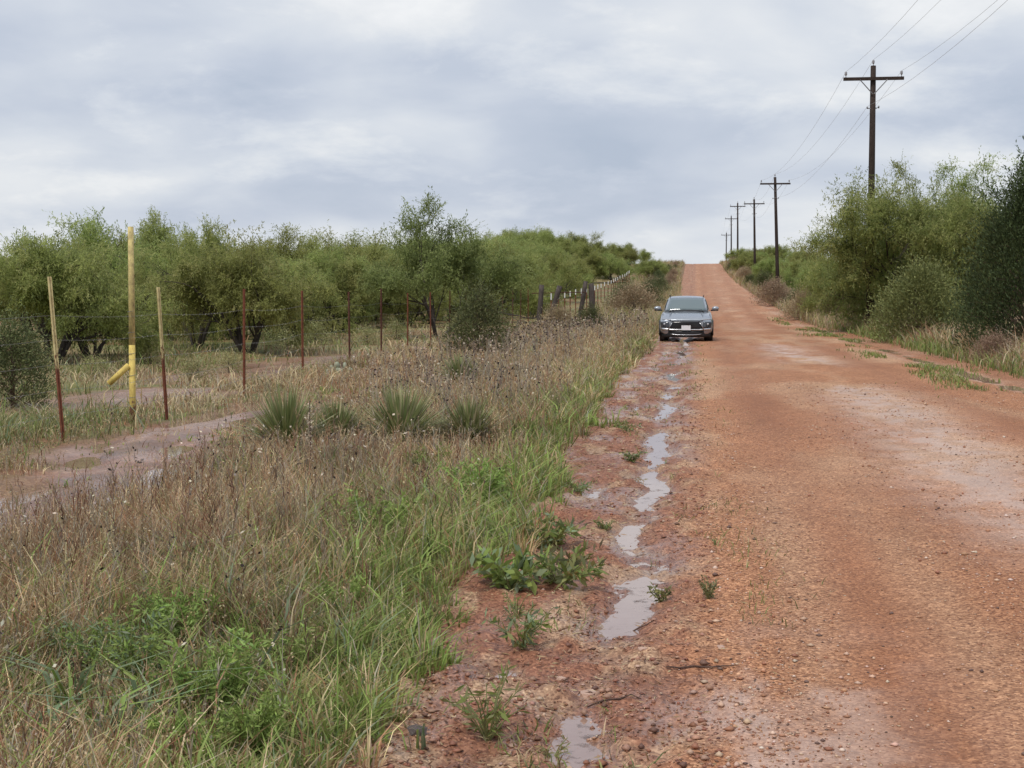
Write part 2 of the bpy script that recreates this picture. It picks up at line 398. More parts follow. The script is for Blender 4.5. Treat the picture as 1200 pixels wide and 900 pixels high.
pw = np.maximum(pw, .55 * np.exp(-((u - 4.4) / 1.0) ** 2) * sstep(s2, .5, .66) * sstep(y, 150, 190))
pw = np.clip(pw, 0, 1)
pw = pw * (.45 + .55 * sstep(fbm(u / .16, y / .3, 3, 69), .35, .6))
c = mixc(c, pink, pw * .8)  # sky sheen on damp, packed clay painted in as pale pink
shm = sstep(-u, -.25, .25)
c = mixc(c, mixc(mud, tan * .78, sstep(fbm(u / .2, y / .35, 3, 68), .5, .7)), shm * .9)
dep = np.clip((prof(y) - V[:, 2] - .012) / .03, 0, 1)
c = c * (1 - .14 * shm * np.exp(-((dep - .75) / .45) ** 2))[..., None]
c = mixc(c, soil * 1.1, sstep(u, 5.0, 6.2) * .6)
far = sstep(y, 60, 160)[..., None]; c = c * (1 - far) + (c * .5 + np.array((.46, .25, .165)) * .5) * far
wet = (1 - .85 * sstep(y, 48, 75)) * np.clip(pw * .75 + shm * (.2 + .55 * dep + .7 * sstep(s2, .46, .62)) + .10 * np.clip(tr, 0, 1), 0, .97)
grit = np.clip(.95 - pw * .55 - .35 * np.clip(tr, 0, 1) * sstep(s3, .4, .6) - .25 * shm, .2, 1)
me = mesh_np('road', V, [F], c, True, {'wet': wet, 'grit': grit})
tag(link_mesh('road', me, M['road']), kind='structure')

# water standing in the hollows of the muddy shoulders
t = NT('muddy_water'); v = t.coord(); n = t.noise(v, 9, 3)
wat = t.pbsdf(t.mix(n, (.30, .175, .125), (.40, .27, .21)), .025, .5, 0, t.bump(t.noise(v, 11, 2), .035, .004), IOR=2.6)
tp = t.n('ShaderNodeBsdfTransparent'); mx = t.n('ShaderNodeMixShader')
t.l(t.ramp(t.math('ADD', t.math('MULTIPLY', t.noise(v, 13, 5, .7), .6), t.math('MULTIPLY', t.noise(v, 2.2, 2), .4)), [(.30, (0, 0, 0)), (.44, (1, 1, 1))]), mx.inputs[0]); t.l(tp.outputs[0], mx.inputs[1]); t.l(wat, mx.inputs[2])
M['water'] = t.done(mx.outputs[0])
def water(name, u0, u1, y0, y1, lev):
    yy = np.arange(y0, y1, .25); uu = np.linspace(u0, u1, 9)
    V, F = sheet(name, uu, yy, lambda a, b: prof(b) + lev + 0 * a)
    tag(link_mesh(name, mesh_np(name, V, [F], None, True), M['water']), kind='structure')
water('puddle_water', -1.1, .12, 2.5, 60, -.048)
water('puddle_water', -7.2, -3.9, 7.5, 22, -.004)
water('puddle_water', 5.0, 5.95, 18, 62, -.024)

# ------------------------------------------------------------------ vegetation built blade by blade
def blades(Pn, h, w, az, lean, curl, col, side=None):
    """tapering bent blades: 5 vertices, a quad and a tip triangle each"""
    n = len(Pn); d = np.stack([np.cos(az), np.sin(az), 0 * az], 1)
    b = rs.uniform(0, 2 * np.pi, n) if side is None else side
    s = np.stack([np.cos(b), np.sin(b), 0 * b], 1) * (w / 2)[:, None]
    zz = np.array((0, 0, 1.0))
    mid = Pn + d * (lean * h * .45)[:, None] + zz * (h * .58)[:, None]
    tip = Pn + d * ((lean + curl) * h)[:, None] + zz * (h * (1 - .35 * np.clip(curl, 0, 2)))[:, None]
    V = np.stack([Pn - s, Pn + s, mid - s * .8, mid + s * .8, tip], 1).reshape(-1, 3)
    i = np.arange(n) * 5
    Q = np.stack([i, i + 1, i + 3, i + 2], 1); T = np.stack([i + 2, i + 3, i + 4], 1)
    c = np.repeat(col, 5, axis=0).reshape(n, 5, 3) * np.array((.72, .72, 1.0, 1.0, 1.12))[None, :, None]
    return V, Q, T, c.reshape(-1, 3)
class Soup:
    def __init__(s): s.V = []; s.Q = []; s.T = []; s.C = []; s.n = 0
    def add(s, V, Q, T, C):
        s.V.append(V); s.C.append(C)
        if Q is not None and len(Q): s.Q.append(Q + s.n)
        if T is not None and len(T): s.T.append(T + s.n)
        s.n += len(V)
    def mesh(s, name):
        F = []
        if s.Q: F.append(np.concatenate(s.Q))
        if s.T: F.append(np.concatenate(s.T))
        return mesh_np(name, np.concatenate(s.V), F, np.concatenate(s.C))
    def build(s, name, mat, parent=None, loc=None): return link_mesh(name, s.mesh(name), mat, parent, loc)

def leaves(C, d, L, W, col, flat=0.0):
    """flat pointed leaflets: centre base C, direction d, length L, width W"""
    n = len(C); d = d / np.linalg.norm(d, axis=1)[:, None]
    r = rs.normal(size=(n, 3)) * (1 - .45 * flat) + np.array((0, 0, flat * 1.6)); s = np.cross(d, r); s /= np.linalg.norm(s, axis=1)[:, None] + 1e-9
    m = C + d * (L * .5)[:, None]
    V = np.stack([C, m - s * (W / 2)[:, None], C + d * L[:, None], m + s * (W / 2)[:, None]], 1).reshape(-1, 3)
    i = np.arange(n) * 4
    return V, np.stack([i, i + 1, i + 2, i + 3], 1), None, np.repeat(col, 4, axis=0)

def pick(cols, wts, n, jit=.18):
    cols = np.array(cols); k = rs.choice(len(cols), n, p=np.array(wts) / np.sum(wts))
    return cols[k] * rs.uniform(1 - jit, 1 + jit, (n, 1)) * rs.uniform(.94, 1.06, (n, 3))
def Hs(u, y): return np.where((u > UL + .05) & (u < UR - .1), road_z(u, y), H(u, y))

STRAW = (.70, .58, .35); TAN = (.57, .445, .265); BROWN = (.41, .275, .16); RBROWN = (.40, .215, .12); GREY = (.41, .35, .265); OLIVE = (.30, .29, .115); GREEN = (.215, .275, .075); BRIGHT = (.30, .40, .105); DGREEN = (.105, .145, .045); BLUEG = (.25, .31, .18)

def sample_y(n, y0, y1, p):
    q = rs.uniform(0, 1, n); a = 1 - p
    return (y0 ** a + q * (y1 ** a - y0 ** a)) ** (1 / a)
def left_lim(y): return np.maximum(-.52 * y - 1.4, -7.6)
def greenness(u, y):
    e = veg_edge(y) - u
    g = np.exp(-(e / (.62 + .5 * fbm(y / 3, 0 * y, 2, 92))) ** 2) * (1 - .45 * sstep(y, 15, 40))
    g = np.maximum(g, .5 * sstep(fbm(u / 1.1, y / 1.6, 3, 91), .56, .68))
    g = np.maximum(g, .78 * np.exp(-((u + 1.9) / 1.0) ** 2 - ((y - 5.6) / 1.6) ** 2))
    g = np.maximum(g, .8 * np.exp(-((u + 1.7) / .7) ** 2 - ((y - 9.5) / 2.5) ** 2))
    return g

YUC = [(338, 527), (392, 528), (472, 523), (552, 528), (540, 455)]
YUC = [spot(*q) for q in YUC]
WEED_AT = [spot(*q) for q in ((255, 850), (150, 815), (330, 815), (440, 650), (130, 885), (90, 850), (60, 880), (560, 600), (500, 570), (205, 780), (300, 890), (215, 905), (95, 810), (400, 735))]
def hcut(u, y):                  # the grass stands lower round the yuccas
    k = np.ones_like(u)
    for q in YUC:
        k = np.minimum(k, 1 - .72 * np.exp(-(np.abs(u - q.x) / .72) ** 2.5 - np.abs(np.where(y < q.y, (y - q.y) / 1.9, (y - q.y) / .6)) ** 2.5))
    for q in WEED_AT: k = np.minimum(k, 1 - .6 * np.exp(-((u - q.x) / .24) ** 2 - np.where(y < q.y, (y - q.y) / .7, (y - q.y) / .25) ** 2))
    k = k * (1 - .28 * sstep(-y, -8, -5.5))
    return k * (1 - .78 * sstep(-u, 3.3, 4.6) * (1 - .6 * sstep(y, 18, 30)))
# dry and green grass of the verge: loose blades and bunches
N = 120000
y = sample_y(N, 2.6, 78, 1.25); e = veg_edge(y)
u = e - (e - left_lim(y)) * rs.uniform(0, 1, N) ** 1.05
K = 7000; ty = sample_y(K, 2.6, 78, 1.3); te = veg_edge(ty) + .12 * rs.normal(0, 1, K) * (rs.uniform(0, 1, K) < .4); tu = te - (te - left_lim(ty)) * rs.uniform(0, 1, K) ** 1.15
tr_ = rs.uniform(.03, .10, K) * np.maximum(1, ty / 10) ** .5; NT_ = 230000; ti = rs.integers(0, K, NT_); ta = rs.uniform(0, 6.28, NT_); trr = np.sqrt(rs.uniform(0, 1, NT_))
u = np.concatenate([u, tu[ti] + tr_[ti] * trr * np.cos(ta)]); y = np.concatenate([y, ty[ti] + tr_[ti] * trr * np.sin(ta)])
tuft = np.concatenate([np.full(N, -1), ti]); taz = np.concatenate([rs.uniform(0, 6.28, N), ta + rs.normal(0, .5, NT_)]); tout = np.concatenate([rs.uniform(0, .6, N), trr])
N += NT_; th_ = rs.uniform(.55, 1.45, K); tg = rs.uniform(0, 1, K); tc = rs.uniform(0, 1, K)
e = veg_edge(y)
keep = rs.uniform(0, 1, N) > bare_mask(u, y) * .88
clump = fbm(u / .35, y / .35, 3, 71); keep &= (tuft >= 0) | (rs.uniform(0, 1, N) < .25 + 1.5 * sstep(clump, .32, .62))
keep &= rs.uniform(0, 1, N) < 1 - .75 * sstep(-u, 4.6, 5.6) * (1 - sstep(y, 20, 30))
u, y, tuft, taz, tout = u[keep], y[keep], tuft[keep], taz[keep], tout[keep]; N = len(u); it = tuft >= 0
g = greenness(u, y); isg = np.where(it, tg[tuft], rs.uniform(0, 1, N)) < np.clip(g, 0, .93) * .80 + .05
low = hcut(u, y) * np.where(it, th_[tuft], 1.0)
edge_low = .55 + .45 * sstep(veg_edge(y) - u, .0, .5)
hmul = low * edge_low * (.75 + .6 * (fbm(u / .9, y / .9, 3, 72) - .3))
h = np.where(isg, rs.gamma(5, .055, N), rs.gamma(6, .062, N)) * hmul
h = np.clip(h, .03, .50) * np.where(isg, 1.0, .88)
wsc = np.maximum(1, y / 9) ** .75
w = np.where(isg, rs.uniform(.005, .013, N), rs.uniform(.0035, .0085, N)) * wsc
mat_ = rs.uniform(0, 1, N) < .22          # broken, matted blades
h = np.where(mat_, h * .55, h)
zone = fbm(u / 1.3, y / 1.3, 3, 73)
cd = pick([STRAW, TAN, BROWN, RBROWN, GREY, OLIVE], [.10, .28, .25, .12, .15, .10], N)
cd2 = pick([STRAW, TAN, BROWN, RBROWN, GREY, OLIVE], [.05, .16, .3, .22, .22, .05], N)
cd = np.where((np.where(it, tc[tuft], rs.uniform(0, 1, N)) < sstep(zone, .36, .62))[:, None], cd2, cd)
cd = cd * np.where(it, .75 + .5 * ((tc[tuft] * 7.3) % 1), 1)[:, None]
cg = pick([GREEN, BRIGHT, OLIVE, DGREEN, BLUEG], [.34, .30, .22, .06, .08], N)
cg = mixc(cg, np.array(OLIVE), .55 * sstep(y, 12, 32))
pt = .68 + .72 * sstep(fbm(u / .55, y / .8, 3, 74), .3, .7)
col = np.where(isg[:, None], cg * (.6 + .4 * pt)[:, None], cd * pt[:, None])
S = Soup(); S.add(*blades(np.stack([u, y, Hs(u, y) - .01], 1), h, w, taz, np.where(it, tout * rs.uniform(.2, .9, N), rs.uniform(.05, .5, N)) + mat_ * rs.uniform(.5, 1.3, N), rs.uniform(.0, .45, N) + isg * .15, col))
# branching dry forbs: a stem with short side twigs and seed tips
def forbs(S, n, y0, y1, p, umax_off, umin, hlo, hhi, cols, wts, nb, seed_cols, seed_size, dens=None):
    y = sample_y(n, y0, y1, p); e = veg_edge(y) - umax_off
    u = e - (e - np.maximum(left_lim(y), umin)) * rs.uniform(0, 1, n)
    k = rs.uniform(0, 1, n) > np.clip(bare_mask(u, y) * 2, 0, 1)
    if dens is not None: k &= rs.uniform(0, 1, n) < dens(u, y)
    u, y = u[k], y[k]; n = len(u)
    h = rs.uniform(hlo, hhi, n) * hcut(u, y) ** .8; B = np.stack([u, y, Hs(u, y) - .01], 1); ws = np.maximum(1, y / 9) ** .75
    az = rs.uniform(0, 6.28, n); ln = rs.uniform(.0, .3, n); col = pick(cols, wts, n)
    S.add(*blades(B, h, .0055 * ws, az, ln, 0 * ln, col))
    for j in range(nb):
        f = rs.uniform(.45, 1.0, n); d = np.stack([np.cos(az), np.sin(az), 0 * az], 1)
        q = B + d * (ln * h * f)[:, None] * .9 + np.array((0, 0, 1.0)) * (h * f)[:, None] * .98
        a2 = rs.uniform(0, 6.28, n); L = h * rs.uniform(.1, .28, n) * (1.25 - f * .6)
        S.add(*blades(q, L, .004 * ws, a2, rs.uniform(.25, .9, n), 0 * L, col * 1.05))
        if seed_cols is not None:
            e2 = q + np.stack([np.cos(a2), np.sin(a2), 0 * a2], 1) * (L * .5)[:, None] + np.array((0, 0, 1.0)) * (L * .9)[:, None]
            ok = rs.uniform(0, 1, n) < .6; m = ok.sum()
            S.add(*leaves(e2[ok], rs.normal(size=(m, 3)) * (1, 1, .6) + (0, 0, .6), rs.uniform(.6, 1.3, m) * seed_size * ws[ok], rs.uniform(.4, .7, m) * seed_size * ws[ok], pick(*seed_cols, m)))
S.build('verge_grass', M['grass']); tag(COL.objects['verge_grass'], kind='stuff')
S = Soup()
dry = lambda u, y: 1 - .9 * np.clip(greenness(u, y), 0, 1)
forbs(S, 15000, 3.0, 60, 1.3, .35, -7.2, .25, .52, [BROWN, RBROWN, GREY, TAN], [.3, .25, .25, .2], 7, ([TAN, STRAW, GREY], [.4, .3, .3]), .013, dry)
forbs(S, 2600, 2.8, 16, 1.2, .25, -6, .3, .66, [(.22, .11, .07), BROWN, GREY, (.16, .10, .07)], [.3, .3, .2, .2], 10, ([BROWN, TAN, (.08, .05, .04)], [.45, .35, .2]), .013, dry)
forbs(S, 420, 5, 24, 1.1, .3, -5, .4, .7, [GREY, (.2, .15, .12)], [.5, .5], 5, ([(.05, .035, .03), (.75, .66, .52)], [.55, .45]), .026, dry)
# taller dead sunflower stalks with dark heads further along
sf = lambda u, y: sstep(fbm(u / 2.2, y / 4, 2, 95), .36, .55) * sstep(-u, 1.9, 2.4)
forbs(S, 1900, 15, 70, 1.1, .5, -6.6, .55, .95, [GREY, BROWN, (.2, .15, .13)], [.5, .25, .25], 5, ([(.045, .032, .028), (.62, .52, .40), (.36, .27, .2)], [.4, .2, .4]), .024, sf)
S.build('dry_weeds', M['grass']); tag(COL.objects['dry_weeds'], kind='stuff')

# sparse ground cover beyond the fence and along the far shoulder
S = Soup()
N = 60000
y = sample_y(N, 8, 75, 1.3); x0 = -.50 * y - 3
u = np.where(rs.uniform(0, 1, N) < .8, -7.0 + (x0 + 7.0) * rs.uniform(0, 1, N), -6 - 3 * rs.uniform(0, 1, N))
ok = (u < -5.2) & (rs.uniform(0, 1, N) > bare_mask(u, y) * 1.15); cl_ = fbm(u / .8, y / .8, 3, 81); ok &= rs.uniform(0, 1, N) < .15 + sstep(cl_, .35, .6)
u, y = u[ok], y[ok]; N = len(u)
gz = sstep(fbm(u / 3.5, y / 3.5, 3, 33), .40, .6)
isg = rs.uniform(0, 1, N) < gz * .75 + .08
col = np.where(isg[:, None], pick([OLIVE, GREEN, (.23, .235, .11), BLUEG], [.4, .2, .3, .1], N), pick([TAN, BROWN, STRAW, RBROWN, GREY], [.40, .15, .28, .05, .12], N))
wsc = np.maximum(1, y / 9) ** .75
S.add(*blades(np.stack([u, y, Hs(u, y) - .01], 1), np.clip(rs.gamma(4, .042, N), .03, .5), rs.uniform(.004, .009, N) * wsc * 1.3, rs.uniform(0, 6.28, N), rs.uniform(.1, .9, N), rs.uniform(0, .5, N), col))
S.build('field_grass', M['grass']); tag(COL.objects['field_grass'], kind='stuff')
S = Soup()
N = 75000
y = sample_y(N, 16, 230, 1.25)
u = 5.6 + rs.beta(1.6, 1.6, N) * 4.6
den = np.maximum(sstep(u, 6.0, 6.7), .75 * np.exp(-((u - 4.9) / .35) ** 2) * sstep(fbm(u / .8, y / 2.5, 3, 84), .56, .66))
ok = rs.uniform(0, 1, N) < den
u, y = u[ok], y[ok]
N2 = 16000; y2 = sample_y(N2, 20, 90, 1.3); u2 = 5.0 + rs.normal(0, .42, N2)
k2 = rs.uniform(0, 1, N2) < sstep(fbm(u2 / .9, y2 / 3.2, 3, 84), .53, .64) * (1 - .6 * sstep(y2, 60, 90))
u = np.concatenate([u, u2[k2]]); y = np.concatenate([y, y2[k2]]); N = len(u)
sm = u < 6.05
gz = np.where(sm, .9, .75 * np.exp(-((u - 6.3) / .6) ** 2) + .25 * sstep(fbm(u / 2, y / 4, 3, 85), .45, .6))
isg = rs.uniform(0, 1, N) < gz
col = np.where(isg[:, None], pick([GREEN, OLIVE, BRIGHT, (.17, .22, .08)], [.35, .35, .1, .2], N), pick([TAN, BROWN, RBROWN, GREY, STRAW], [.25, .3, .25, .12, .08], N))
wsc = np.maximum(1, y / 9) ** .75
h = np.where(sm, rs.uniform(.04, .13, N), np.clip(rs.gamma(6, .07, N), .1, .95) * (.55 + .45 * sstep(u, 6.2, 7.2)))
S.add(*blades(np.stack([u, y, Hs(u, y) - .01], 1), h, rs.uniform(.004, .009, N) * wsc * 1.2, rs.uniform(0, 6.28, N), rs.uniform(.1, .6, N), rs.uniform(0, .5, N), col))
N = 34000; y = sample_y(N, 66, 270, 1.01); k = rs.uniform(0, 1, N) < .6; ed = veg_edge(y)
u = np.where(k, ed - rs.uniform(0, 1, N) ** 1.3 * 5.5, 5.9 - 1.9 * sstep(y, 100, 220) + rs.uniform(0, 1, N) * 3.5)
S.add(*blades(np.stack([u, y, Hs(u, y) - .02], 1), np.clip(rs.gamma(6, .085, N), .15, 1.0), rs.uniform(.02, .05, N) * (y / 100) ** .6, rs.uniform(0, 6.28, N), rs.uniform(.1, .6, N), rs.uniform(0, .5, N), pick([TAN, BROWN, OLIVE, GREY, GREEN], [.3, .2, .25, .15, .1], N)))
S.build('roadside_grass', M['grass']); tag(COL.objects['roadside_grass'], kind='stuff')
# patchy short growth on the left shoulder and thin green between the tracks
S = Soup(); N = 9000
y = sample_y(N, 4.5, 48, 1.4); u = np.where(rs.uniform(0, 1, N) < .7, rs.normal(-.62, .35, N), rs.normal(.1, .3, N)); u = np.clip(u, -1.4, .7)
ok = (rs.uniform(0, 1, N) < sstep(fbm(u / .4, y / .9, 3, 86), .58, .66)) & (road_z(u, y) > prof(y) - .04); u, y = u[ok], y[ok]; N = len(u)
wsc = np.maximum(1, y / 9) ** .75
S.add(*blades(np.stack([u, y, Hs(u, y) - .005], 1), rs.uniform(.02, .08, N), rs.uniform(.004, .008, N) * wsc, rs.uniform(0, 6.28, N), rs.uniform(.3, 1.2, N), rs.uniform(0, .5, N), pick([GREEN, OLIVE, BROWN, TAN, (.17, .2, .09)], [.25, .3, .15, .1, .2], N)))
S.build('shoulder_grass', M['grass']); tag(COL.objects['shoulder_grass'], kind='stuff')

# straw, leaf litter and bits of stalk lying on the mud
N = 9000; y = sample_y(N, 3.6, 30, 1.5); u = np.clip(rs.normal(-.75, .42, N), -1.6, .5)
ok = road_z(u, y) > prof(y) - .046; u, y = u[ok], y[ok]; N = len(u); a = rs.uniform(0, 6.28, N); sc_ = np.maximum(1, y / 8) ** .6
S = Soup(); S.add(*leaves(np.stack([u, y, road_z(u, y) + .006], 1), np.stack([np.cos(a), np.sin(a), rs.normal(.05, .12, N)], 1), rs.uniform(.012, .06, N) * sc_, rs.uniform(.002, .008, N) * sc_, pick([TAN, BROWN, (.12, .065, .045), STRAW, (.2, .1, .06)], [.2, .25, .3, .1, .15], N)))
S.build('leaf_litter', M['grass']); tag(COL.objects['leaf_litter'], kind='stuff')
# loose stones and clods on the road and shoulder
N = 84000
y = sample_y(N, 3.6, 26, 1.55); lo = np.maximum(-1.5, -.52 * y - 1); hi = np.minimum(6.2, .5 * y + .4)
u = lo + (hi - lo) * rs.uniform(0, 1, N)
tr = np.exp(-((u - .85) / .4) ** 2) + np.exp(-((u - 3.7) / .45) ** 2)
ok = rs.uniform(0, 1, N) < (.35 + .9 * sstep(fbm(u / .5, y / 1.4, 3, 87), .4, .62)) * (1 - .7 * np.clip(tr, 0, 1)) * (.55 + .8 * (np.exp(-((u - 1.75) / .25) ** 2) + np.exp(-((u - 3.1) / .3) ** 2) + np.exp(-((u - .1) / .3) ** 2)))
u, y, = u[ok], y[ok]; N = len(u)
sz = np.clip(rs.lognormal(math.log(.0042), .5, N), .002, .022) * np.maximum(1, y / 9) ** .5
big_ = (u < .15) & (rs.uniform(0, 1, N) < .22); sz = np.minimum(np.where(big_, sz * rs.uniform(1.2, 2.6, N), sz), .021)
oct_ = np.array([(1, 0, 0), (0, 1, 0), (-1, 0, 0), (0, -1, 0), (0, 0, .75), (0, 0, -.75)], float)
tri = np.array([(0, 1, 4), (1, 2, 4), (2, 3, 4), (3, 0, 4), (1, 0, 5), (2, 1, 5), (3, 2, 5), (0, 3, 5)])
ang = rs.uniform(0, 6.28, N); ca, sa = np.cos(ang), np.sin(ang)
v = oct_[None] * rs.uniform(.6, 1.35, (N, 6, 1)); st = rs.uniform(.7, 1.5, N)[:, None]
vx, vy, vz = v[..., 0] * st, v[..., 1], v[..., 2]
X = vx * ca[:, None] - vy * sa[:, None]; Yy = vx * sa[:, None] + vy * ca[:, None]
Vv = np.stack([u[:, None] + X * sz[:, None], y[:, None] + Yy * sz[:, None], (road_z(u, y) + sz * .3)[:, None] + vz * sz[:, None] * .8], -1).reshape(-1, 3)
Ft = (np.arange(N)[:, None, None] * 6 + tri[None]).reshape(-1, 3)
cc = np.where((u < .1)[:, None], pick([(.28, .12, .075), (.40, .22, .15), (.5, .34, .25), (.16, .08, .055)], [.45, .3, .12, .13], N), pick([(.46, .24, .14), (.58, .38, .27), (.34, .15, .085), (.66, .5, .4), (.15, .09, .07)], [.34, .28, .2, .08, .10], N))
t = NT('stones'); a = t.n('ShaderNodeAttribute', attribute_name='Col'); M['stones'] = t.done(t.pbsdf(a.outputs[0], .55, .4))
tag(link_mesh('gravel', mesh_np('gravel', Vv, [Ft], np.repeat(cc, 6, axis=0)), M['stones']), kind='stuff')

# ------------------------------------------------------------------ trees
def mesquite(seed, height=4.5, spread=3.0, stems=4, leafcol=None, dens=1.0, lean=(0, 0), low=.16, depth=4, leafL=.105, droop=.25, bare=False):
    """returns trunk mesh, crown mesh (origin at the ground)"""
    rg = np.random.default_rng(seed); mb = MB(); tips = []
    def branch(p, d, L, r, k):
        n = 3; pts = [p]; rad = [r]
        for i in range(n):
            d = (d + Vector(rg.normal(0, .16, 3)) + Vector((0, 0, .05 if k < 3 else -.06))).normalized()
            p = p + d * (L / n); pts.append(p); rad.append(r * (1 - .42 * (i + 1) / n))
            if k >= 2: tips.append((p, d, k))
        mb.tube(pts, rad, 6 if k < 2 else 4 if k < 3 else 3, False)
        if k >= depth: return
        nch = 3 if k < 3 else 2
        for j in range(nch):
            a = rg.uniform(0, 6.28); sp = rg.uniform(.45, .95)
            ax = d.orthogonal().normalized(); ax.rotate(Matrix.Rotation(a, 3, d))
            nd = (d + ax * sp).normalized()
            src = pts[-1] if j == 0 else pts[-2] if j == 1 else pts[1].lerp(pts[2], rg.uniform(0, 1))
            branch(src, nd, L * rg.uniform(.58, .8), rad[-1] * rg.uniform(.7, .9), k + 1)
    for s in range(stems):
        a = 6.28 * s / stems + rg.uniform(-.5, .5); o = rg.uniform(.35, .85) * spread / height * 1.5
        d = Vector((math.cos(a) * o + lean[0], math.sin(a) * o + lean[1], 1)).normalized()
        branch(Vector((math.cos(a) * .08, math.sin(a) * .08, -.1)), d, height * .36, height * .013 + .016, 0)
    tp = np.array([t[0] for t in tips]); td = np.array([t[1] for t in tips])
    top = np.percentile(tp[:, 2], 99); scl = (height * .95) / top; wid = np.percentile(np.abs(tp[:, :2]), 96); sx = spread / wid
    for i, q in enumerate(mb.v): mb.v[i] = (q[0] * sx, q[1] * sx, q[2] * scl)
    tp = tp * (sx, sx, scl)
    ok = (tp[:, 2] > low * height) & (vnoise(tp[:, 0] * 1.25 + seed, tp[:, 2] * 1.25 + tp[:, 1] * 1.1, seed) > .30); tp = tp[ok]; td = td[ok]; T = len(tp)
    warm = np.array((1.20, 1.18, 1.24))
    S = Soup(); lc = np.array(leafcol or [(.31, .345, .105), (.26, .30, .09), (.36, .38, .135), (.20, .235, .07)])
    base = lc[rg.integers(0, len(lc), T)] * warm * rg.uniform(.8, 1.2, (T, 1))
    nf, nl = (8, 8) if not bare else (3, 3)
    nf = max(2, int(nf * dens))
    for j in range(nf):
        fd = td * .5 + rg.normal(0, .75, (T, 3)) + (0, 0, -droop * .7); fd /= np.linalg.norm(fd, axis=1)[:, None]
        L = rg.uniform(.22, .5, T) * (height / 4.5) ** .5; s0 = tp + rg.normal(0, .11, (T, 3))
        for q in range(nl):
            f = (q + rg.uniform(.2, 1, T)) / nl
            c = s0 + fd * (L * f)[:, None] + np.array((0, 0, -droop * .35)) * (L * f * f)[:, None]
            dd = fd + rg.normal(0, .55, (T, 3)) + (0, 0, -droop * .6)
            S.add(*leaves(c, dd, rg.uniform(.7, 1.3, T) * leafL, rg.uniform(.7, 1.3, T) * leafL * .32, base * rg.uniform(.85, 1.15, (T, 1)), 1.0))
    return mb.mesh('trunk', True), S.mesh('crown')

def juniper(seed, height, rx, cols, n=7000, conical=.5, L=.16, upward=.8):
    rg = np.random.default_rng(seed); mb = MB()
    mb.tube([(0, 0, -.1), (.03, .02, height * .4), (0, 0, height * .8)], [.03 * height, .02 * height, .006 * height], 7)
    S = Soup()
    nc = max(30, int(n / 75)); th = rg.uniform(0, 6.28, nc); zf = rg.uniform(0.02, 1, nc) ** .85
    prof_r = rx * np.clip(np.minimum(1, .55 + zf * 3.2) * (1 - zf ** (1.4 + 1.2 * conical)) ** (.55 + .35 * conical), .05, 1)
    rr = prof_r * np.sqrt(rg.uniform(.25, 1, nc)) * rg.uniform(.85, 1.12, nc)
    cc = np.stack([rr * np.cos(th), rr * np.sin(th), zf * height * .95], 1)
    for k in range(0, nc, 3):
        mb.tube([(0, 0, max(0, cc[k, 2] - .5 * rr[k])), tuple(cc[k] * (.55, .55, 1)), tuple(cc[k])], [.012 * height ** .5, .008, .003], 4, False)
    cols = np.array(cols); cb = cols[rg.integers(0, len(cols), nc)] * rg.uniform(.75, 1.25, (nc, 1))
    per = n // nc; sg = .13 * rx ** .5 + .03
    for q in range(per):
        o = rg.normal(0, sg, (nc, 3)) * (1, 1, 1.5)
        d = np.stack([np.cos(th), np.sin(th), 0 * th], 1) * .7 + rg.normal(0, .45, (nc, 3)) + (0, 0, upward)
        S.add(*leaves(cc + o, d, rg.uniform(.6, 1.4, nc) * L, rg.uniform(.6, 1.4, nc) * L * .3, cb * rg.uniform(.8, 1.2, (nc, 1)), .5))
    V = S.V
    for v in V: v[:, 2] = np.maximum(v[:, 2], .02)
    return mb.mesh('trunk', True), S.mesh('crown')

def plant_tree(name, pair, loc, rz, scale, label, cat, group=None, mats=('bark', 'leaf')):
    o = empty(name, loc, rz); o.scale = scale if hasattr(scale, '__len__') else (scale,) * 3
    link_mesh('trunk', pair[0], M[mats[0]], o); link_mesh('crown', pair[1], M[mats[1]], o)
    return tag(o, label, cat, group)

MES = [mesquite(100 + i, 4.5, 2.6 + .25 * (i % 3), 4 + i % 2, low=.07 + .04 * (i % 3)) for i in range(6)]
LIGHT = [(.33, .375, .115), (.28, .325, .10), (.37, .39, .145), (.21, .25, .08)]
MESL = [mesquite(200 + i, 4.0, 2.5, 6, LIGHT, low=.03, droop=.4) for i in range(3)]
JUN = [juniper(300 + i, 1.6, .95, [(.14, .165, .065), (.175, .195, .08), (.10, .125, .05)], 11000, .2, .075, .5) for i in range(3)]
DARKB = [juniper(320 + i, 1.5, 1.1, [(.10, .125, .048), (.13, .15, .06)], 9000, .1, .09, .3) for i in range(2)]
BRN = [juniper(340 + i, 1.3, 1.0, [(.38, .28, .18), (.30, .21, .14), (.42, .32, .21)], 8000, .1, .08, .8) for i in range(2)]

# trees that can be picked out one by one
def tree_at(name, pair, px, depth, height0, height, label, cat='tree', rz=0, wid=1.0, mats=('bark', 'leaf'), group=None, zoff=0):
    p = at_depth(px, depth); p.z -= .03 + zoff; s = height / height0
    return plant_tree(name, pair, p, rz, (s * wid, s * wid, s), label, cat, group, mats)
big_tree = mesquite(411, 4.8, 2.9, 3, [(.22, .255, .085), (.175, .205, .068), (.26, .29, .105)], lean=(-.12, 0), low=.36, droop=.2, depth=4, dens=1.4)
tree_at('mesquite_tree', big_tree, 514, 52, 4.8, 4.8, 'tall open mesquite with dark forked trunk rising above the treeline behind the rusty posts', rz=.3)
tree_at('mesquite_tree', MESL[0], 292, 39, 4.0, 3.0, 'rounded bright mesquite with many spreading stems behind the first all-rusty fence post', rz=1.1)
tree_at('mesquite_tree', MESL[1], 60, 33, 4.0, 2.8, 'low bright green mesquite spilling out behind the cream-topped leaning fence post', rz=2.0)
